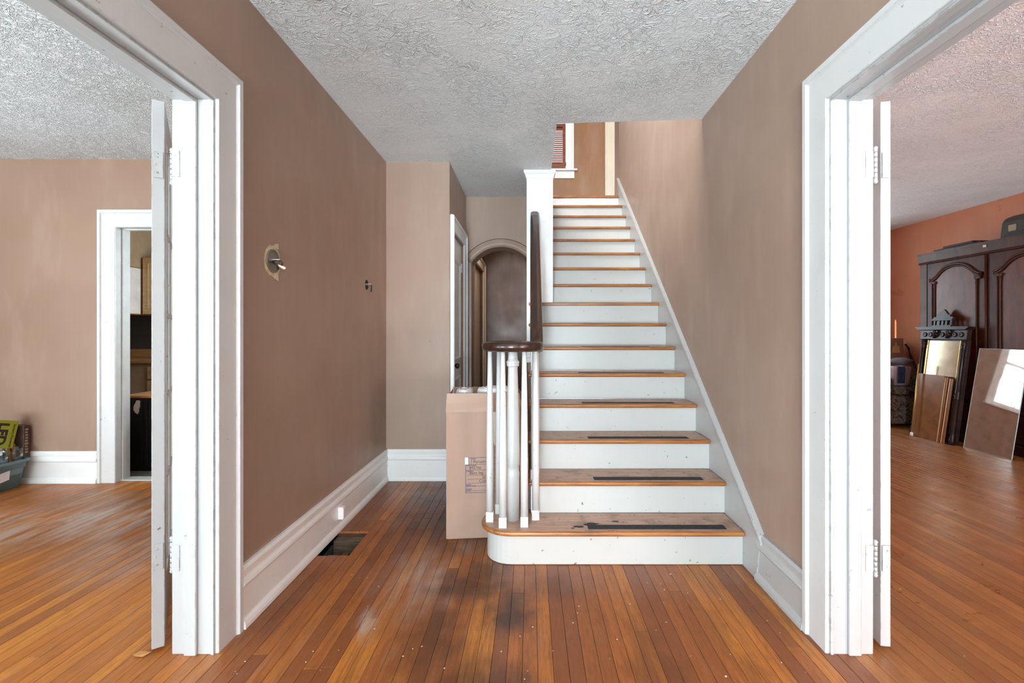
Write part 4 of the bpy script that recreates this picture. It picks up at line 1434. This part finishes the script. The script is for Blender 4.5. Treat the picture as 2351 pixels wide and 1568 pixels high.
def ward_door(yl, yr):
    """door between far edge yl and near edge yr, arched panel between"""
    root = A(MB().box(AX, AX + 0.02, yr + 0.004, yl - 0.004, 0.455, AH - 0.135), 'door', 'walnut', bevel=0.003)
    pl, prr = yl - 0.135 if yl > 5.5 else yl - 0.13, yr + 0.135
    pl, prr = yl - 0.17, yr + 0.12
    c = (pl + prr) / 2
    hw = (pl - prr) / 2
    zs, zt = 1.855, 2.0
    def arch_pts(off, n=18, ogee=True):
        out = []
        for k in range(n + 1):
            s = -1 + 2 * k / n
            y = c - s * (hw + off)
            z = zs + off + (zt - zs) * (1 - abs(s) ** 2.4)
            out.append((y, z))
        return out
    poly = [(pl, 0.50)] + arch_pts(0.0) + [(prr, 0.50)]
    A(MB().prism(poly, 'x', AX - 0.002, AX + 0.004), 'panel', 'burl', root)
    ap = arch_pts(0.014)
    ap = [(ap[0][0] + 0.07, ap[0][1] - 0.004), (ap[0][0] + 0.025, ap[0][1] + 0.004)] + ap[1:-1] + [(ap[-1][0] - 0.025, ap[-1][1] + 0.004), (ap[-1][0] - 0.07, ap[-1][1] - 0.004)]
    mb = MB()
    for off, rad in ((0.0, 0.011), (0.024, 0.014)):
        mb.tube([(AX - 0.006, y, z + off) for y, z in ap], rad, 8)
    A(mb, 'arch_moulding', 'walnut', root)
    for y0, sgn in ((pl, 1), (prr, -1)):
        for j in range(2 if sgn > 0 else 1):
            yy = y0 + sgn * (0.014 + 0.028 * j)
            A(MB().lathe([(0.010, 0.62), (0.012, 0.64), (0.009, 0.66), (0.009, 1.78), (0.013, 1.80), (0.009, 1.815), (0.017, 1.85)], AX - 0.008, yy, 10), 'colonette', 'walnut', root)
        A(MB().box(AX - 0.022, AX, y0 + sgn * -0.006, y0 + sgn * 0.066, 1.83, 1.862), 'capital', 'walnut', root, bevel=0.006)
        # carved drop under the stile
        yc = y0 + sgn * 0.055
        A(MB().rings([[(AX - dx * 0.5 + 0.0, yc + r * math.cos(k * PI / 6), 1.06 + zz + 0.4 * r * math.sin(k * PI / 6)) for k in range(12)] for r, zz, dx in ((0.006, -0.10, 0.006), (0.020, -0.07, 0.02), (0.028, -0.04, 0.03), (0.018, 0.0, 0.02), (0.010, 0.03, 0.014), (0.016, 0.06, 0.016), (0.005, 0.10, 0.006))]), 'carved_drop', 'walnut', root)
    return root


ward_door(AY1 - 0.06, ASP)
ward_door(ASP, AY0 + 0.06)
A(MB().tube([(AX - 0.008, ASP, 0.46), (AX - 0.008, ASP, AH - 0.14)], 0.012, 10), 'centre_bead', 'walnut')

# things lying on the wardrobe
sc_ = empty('suitcase', (5.11, 4.72, AH + 0.001))
mb = MB().rings([[(x * q, y * q2, z) for x, y in ((-0.15, -0.26), (0.15, -0.26), (0.15, 0.26), (-0.15, 0.26))] for z, q, q2 in ((0, 1.0, 1.0), (0.17, 0.94, 0.95), (0.215, 0.84, 0.88), (0.235, 0.60, 0.74))])
for f in mb.bm.faces:
    f.smooth = False
mb.build('case_body', 'leather', sc_, bevel=0.012)
MB().box(-0.150, -0.143, 0.09, 0.17, 0.07, 0.135).build('latch', 'gilt_latch', sc_, bevel=0.003)['label'] = 'pale metal latch plate'
MB().box(-0.153, -0.150, -0.05, 0.17, 0.045, 0.058).build('strap', 'black', sc_)
MB().tube([(0.0, -0.11, 0.225), (0.0, -0.09, 0.26), (0.0, 0.05, 0.262), (0.0, 0.08, 0.225)], 0.009, 8).build('handle', 'leather', sc_)
tag(sc_, 'dark worn leather case with a pale latch on top of the wardrobe', 'suitcase')
for i, (y0, y1, z, d, lab) in enumerate(((5.20, 5.58, AH + 0.022, 0.0, 'upper thin dark frame lying flat on the wardrobe'), (5.12, 5.72, AH + 0.001, 0.01, 'lower thin dark board lying flat on the wardrobe'))):
    tag(MB().box(4.885 + d, 5.15, y0, y1, z, z + 0.020).build('flat_frame', 'ebony', bevel=0.003), lab, 'frame')

# ------------------------------------------------------------------ leaning mirrors and boards
def lean(origin_x, y_left, lean_dx, height):
    """local x runs towards the camera (-Y), local y up the leaning face, z out towards -X"""
    up = Vector((lean_dx, 0, height))
    return frame((origin_x, y_left, 0.001), (0, -1, 0), up)


mr = empty('leaning_mirror')
mr.matrix_world = lean(4.68, 5.09, 0.175, 1.07)
MB().box(0, 0.51, 0.0, 1.085, -0.006, 0.0).build('mirror_back', 'glass_edge', mr)
mb = MB().box(0.004, 0.506, 0.004, 1.081, 0.0, 0.0015)
mb.build('mirror_glass', 'mirror', mr)
MB().box(0.0, 0.004, 0.0, 1.085, -0.001, 0.003).build('bevel_edge', 'glass_edge', mr)
tag(mr, 'tall frameless mirror leaning against the wardrobe', 'mirror')

pm = empty('pier_mirror')
pm.matrix_world = lean(4.655, 5.775, 0.165, 1.30)
PW = 0.60
MB().box(0.02, PW - 0.02, 0.03, 1.17, -0.035, -0.018).build('back_board', 'ebony', pm)
MB().box(0.09, PW - 0.09, 0.42, 1.155, -0.017, -0.012).build('mirror_glass', 'beige_mirror', pm)
for x0, x1 in ((0.073, 0.082), (0.084, 0.093), (PW - 0.09, PW - 0.082)):
    MB().box(x0, x1, 0.10, 1.16, -0.016, -0.004).build('gilt_strip', 'gold', pm)
colp = [(0.030, 0.0), (0.030, 0.06), (0.022, 0.07), (0.030, 0.085), (0.020, 0.10), (0.023, 0.115), (0.023, 0.50), (0.029, 0.51), (0.020, 0.525), (0.030, 0.545), (0.020, 0.565),
        (0.029, 0.58), (0.022, 0.59), (0.020, 1.06), (0.028, 1.075), (0.018, 1.09), (0.029, 1.11), (0.024, 1.17)]
for x in (0.034, PW - 0.034):
    mb = MB().lathe(colp, 0, 0, 16)
    mb.xform(Matrix.Translation((x, 0, 0.004)) @ Matrix.Rotation(-PI / 2, 4, 'X') @ Matrix.Scale(-1, 4, (0, 0, 1)) @ Matrix.Scale(-1, 4, (0, 0, 1)))
    mb.xform(Matrix.Identity(4))
    o = mb.build('turned_column', 'ebony', pm)
    if o.data.vertices[5].co.y < 0 and max(v.co.y for v in o.data.vertices) < 0.5:
        for v in o.data.vertices:
            v.co.y = -v.co.y
        o.data.flip_normals()
for x0, x1 in ((0.0, 0.022), (PW - 0.012, PW + 0.012)):
    MB().box(x0, x1, 0.02, 1.17, -0.035, 0.0).build('side_rail', 'ebony', pm)
MB().box(0.07, PW - 0.07, 0.02, 0.11, -0.018, 0.006).build('bottom_rail', 'ebony', pm, bevel=0.003)
MB().box(-0.005, PW + 0.005, 1.17, 1.28, -0.035, 0.02).build('frieze', 'ebony', pm, bevel=0.003)
for k in range(7):
    x = 0.06 + k * 0.08
    MB().rings([[(x + q * 0.032 * math.cos(a * PI / 6), 1.225 + q * 0.030 * math.sin(a * PI / 6), z) for a in range(12)] for q, z in ((1.0, 0.019), (0.95, 0.026), (0.5, 0.030), (0.25, 0.024))]).build('rosette', 'ebony', pm)
for x in (0.20, 0.37):
    MB().tube([(x, 1.30, 0.035), (x + 0.018, 1.26, 0.048), (x + 0.012, 1.215, 0.042), (x - 0.008, 1.185, 0.026)], [0.016, 0.015, 0.013, 0.010], 8).build('bracket', 'ebony', pm)
mb = MB().prism([(-0.012, 1.28), (PW + 0.012, 1.28), (PW + 0.045, 1.305), (PW + 0.05, 1.315), (-0.07, 1.315), (-0.062, 1.305)], 'z', -0.035, 0.055)
mb.build('cornice', 'ebony', pm)
mb = MB().box(0.15, 0.40, 1.316, 1.335, -0.02, 0.03)
for x in (0.165, 0.225, 0.275, 0.325, 0.385):
    mb.box(x - 0.010, x + 0.010, 1.335, 1.39, -0.005, 0.015)
mb.box(0.14, 0.41, 1.39, 1.41, -0.02, 0.032)
mb.build('crest_gallery', 'ebony', pm)
mb = MB().prism([(0.135, 1.41), (0.415, 1.41), (0.40, 1.437), (0.37, 1.435), (0.36, 1.462), (0.335, 1.462), (0.30, 1.502), (0.275, 1.525), (0.25, 1.502), (0.215, 1.462), (0.19, 1.462), (0.18, 1.435), (0.15, 1.437)], 'z', -0.012, 0.018)
mb.build('crest_pediment', 'ebony', pm, bevel=0.003)
tag(pm, 'tall ebonised pier mirror with turned columns and carved crest', 'mirror')

bd = empty('wooden_board')
bd.matrix_world = lean(4.612, 5.70, 0.075, 0.76)
MB().box(0.0, 0.36, 0.0, 0.755, -0.018, 0.0).build('board_panel', 'board', bd, bevel=0.002)
MB().box(0.020, 0.034, 0.0, 0.755, 0.0, 0.004).build('edge_groove', 'board', bd, bevel=0.001)
tag(bd, 'brown wooden board leaning in front of the pier mirror', 'board')
for i, (y, dx, h, lab) in enumerate(((5.335, 0.10, 0.74, 'pale edged trim strip leaning against the brown board'), (5.285, 0.11, 0.73, 'second pale edged trim strip nearer the pier mirror column'))):
    o = empty('trim_strip')
    o.matrix_world = lean(4.600, y, dx, h)
    MB().box(0, 0.036, 0, h, -0.012, 0).build('strip_back', 'board', o)
    MB().box(0.0, 0.011, 0, h, 0.0, 0.006).build('strip_edge', 'pale_strip', o, bevel=0.002)
    tag(o, lab, 'trim strip', 'pale trim strips by the board')
rod = empty('curtain_rod')
rod.matrix_world = lean(4.585, 5.655, 0.09, 0.86)
mb = MB().tube([(0, 0.03, 0.012), (0, 0.87, 0.012)], 0.0085, 12)
mb.build('tube', 'gold', rod)
MB().tube([(0, 0.0, 0.012), (0, 0.035, 0.012), (0, 0.045, 0.012)], [0.017, 0.017, 0.010], 12).build('end_cap', 'white', rod)['label'] = 'white end cap'
tag(rod, 'thin pale gold tube with white end cap leaning on the board', 'rod')

# ------------------------------------------------------------------ armchair in the corner with boxes and clothes
ch = empty('armchair', (5.02, 6.47, 0), PI / 2)
MB().box(-0.30, 0.38, -0.28, 0.38, 0.04, 0.42).build('seat_base', 'floral', ch, bevel=0.04, seg=4)
MB().box(-0.31, 0.20, -0.16, 0.26, 0.42, 0.54).build('seat_cushion', 'floral', ch, bevel=0.045, seg=4)
for y0, y1 in ((-0.30, -0.17), (0.27, 0.40)):
    MB().box(-0.32, 0.36, y0, y1, 0.05, 0.66).build('arm', 'floral', ch, bevel=0.05, seg=4)
MB().box(0.20, 0.39, -0.30, 0.40, 0.10, 1.12).build('backrest', 'floral', ch, bevel=0.07, seg=4)
MB().tube([(-0.10, -0.305, 0.62), (0.02, -0.31, 0.72), (0.14, -0.31, 0.92), (0.17, -0.31, 1.02), (0.20, -0.29, 1.08)], 0.016, 8).build('wooden_trim', 'walnut', ch)['label'] = 'dark curved wooden trim'
for x, y in ((-0.26, -0.25), (0.34, -0.25), (-0.26, 0.35), (0.34, 0.35)):
    MB().lathe([(0.018, 0.0), (0.028, 0.04)], x, y, 10).build('foot', 'walnut', ch)
tag(ch, 'dark floral upholstered armchair in the terracotta corner', 'armchair')
cb = empty('small_carton', (5.01, 6.57, 0.546))
MB().box(-0.13, 0.13, -0.08, 0.08, 0.0, 0.62).build('carton_body', 'card_tape', cb, bevel=0.003)
MB().prism([(-0.03, 0.42), (0.08, 0.42), (0.07, 0.51), (0.04, 0.515), (0.035, 0.56), (0.015, 0.56), (0.01, 0.515), (-0.02, 0.51)], 'y', -0.084, -0.080).build('printed_lamp', 'pale_strip', cb)
tag(cb, 'brown carton printed with a lamp standing on the floral armchair', 'box')
bn = empty('clothes_bin', (4.90, 6.305, 0.546))
mb = MB().rings([rect(-0.10, 0.10, -0.10, 0.10, 0.0), rect(-0.12, 0.12, -0.12, 0.12, 0.24), rect(-0.125, 0.125, -0.125, 0.125, 0.25), rect(-0.105, 0.105, -0.105, 0.105, 0.25), rect(-0.085, 0.085, -0.085, 0.085, 0.02)])
mb.build('bin_body', 'bin', bn)
tag(bn, 'pale plastic bin of clothes on the floral armchair seat', 'bin')


def cloth(name, mat, cx, cy_, cz, sx, sy, sz, seed, label):
    mb = MB()
    rr = []
    for j in range(9):
        v = j / 8 * PI
        ring = []
        for k in range(18):
            a = 2 * PI * k / 18
            d = Vector((math.sin(v + 0.001) * math.cos(a), math.sin(v + 0.001) * math.sin(a), math.cos(v)))
            q = 1 + 0.28 * noise.noise(d * 2.2 + Vector((seed, 0, 0))) + 0.12 * noise.noise(d * 5 + Vector((0, seed, 0)))
            ring.append((cx + sx * d.x * q, cy_ + sy * d.y * q, cz + sz * d.z * q))
        rr.append(ring)
    mb.rings(rr)
    return tag(mb.build(name, mat), label, 'clothing')


cloth('folded_shirt', 'grey_cloth', 4.93, 6.27, 0.862, 0.15, 0.085, 0.048, 3, 'crumpled grey blue shirt heaped over the clothes bin')
cloth('folded_jumper', 'rust_cloth', 4.84, 6.405, 0.830, 0.06, 0.025, 0.028, 8, 'rust red garment on top of the clothes bin')
mb = MB()
rr = []
for j, (z, dy) in enumerate(((0.80, 0.0), (0.76, -0.003), (0.70, 0.0), (0.63, 0.004), (0.58, 0.006))):
    q9 = [k / 8 for k in range(9)]
    rr.append([(4.815 + 0.085 * q, 6.160 + dy + 0.004 * math.sin(q * 9 + j), z) for q in q9] + [(4.815 + 0.085 * q, 6.174 + dy + 0.004 * math.sin(q * 9 + j), z - 0.003) for q in reversed(q9)])
mb.rings(rr)
tag(mb.build('hanging_garment', 'navy'), 'navy garment hanging over the rim of the clothes bin', 'clothing')

# ------------------------------------------------------------------ litter on the floors
lf = MB()
lf.bm.verts.ensure_lookup_table()
pts3 = [(-0.035, 0, 0.004), (-0.015, 0.014, 0.010), (0.012, 0.016, 0.006), (0.035, 0.004, 0.012), (0.012, -0.010, 0.003), (-0.012, -0.012, 0.006)]
lf.rings([[(x, y, z) for x, y, z in pts3], [(x * 0.97, y * 0.97, z + 0.0012) for x, y, z in pts3]])
o = lf.build('dry_leaf', 'leaf', loc=(-1.49, 1.80, 0.0))
tag(o, 'curled dry leaf on the floor under the open glazed door', 'leaf')
rs = random.Random(21)
mb = MB()
for i in range(150):
    if i < 70:
        x, y = rs.uniform(-1.1, 1.1), rs.uniform(1.4, 2.45)
    elif i < 120:
        x, y = rs.uniform(-3.8, -4.0), rs.uniform(1.5, 3.8)
    else:
        x, y = rs.uniform(1.5, 4.3), rs.uniform(1.6, 4.5)
    s = rs.uniform(0.0012, 0.004) * (1.7 if rs.random() < 0.08 else 1)
    a0 = rs.random() * 6
    mb.prism([(x + s * rs.uniform(0.5, 1.2) * math.cos(a0 + k * 2 * PI / 5), y + s * rs.uniform(0.5, 1.2) * math.sin(a0 + k * 2 * PI / 5)) for k in range(5)], 'z', 0.0, 0.001)
tag(mb.build('paint_crumbs', 'chip'), 'pale paint crumbs scattered over the oak floors', 'debris', kind='stuff')
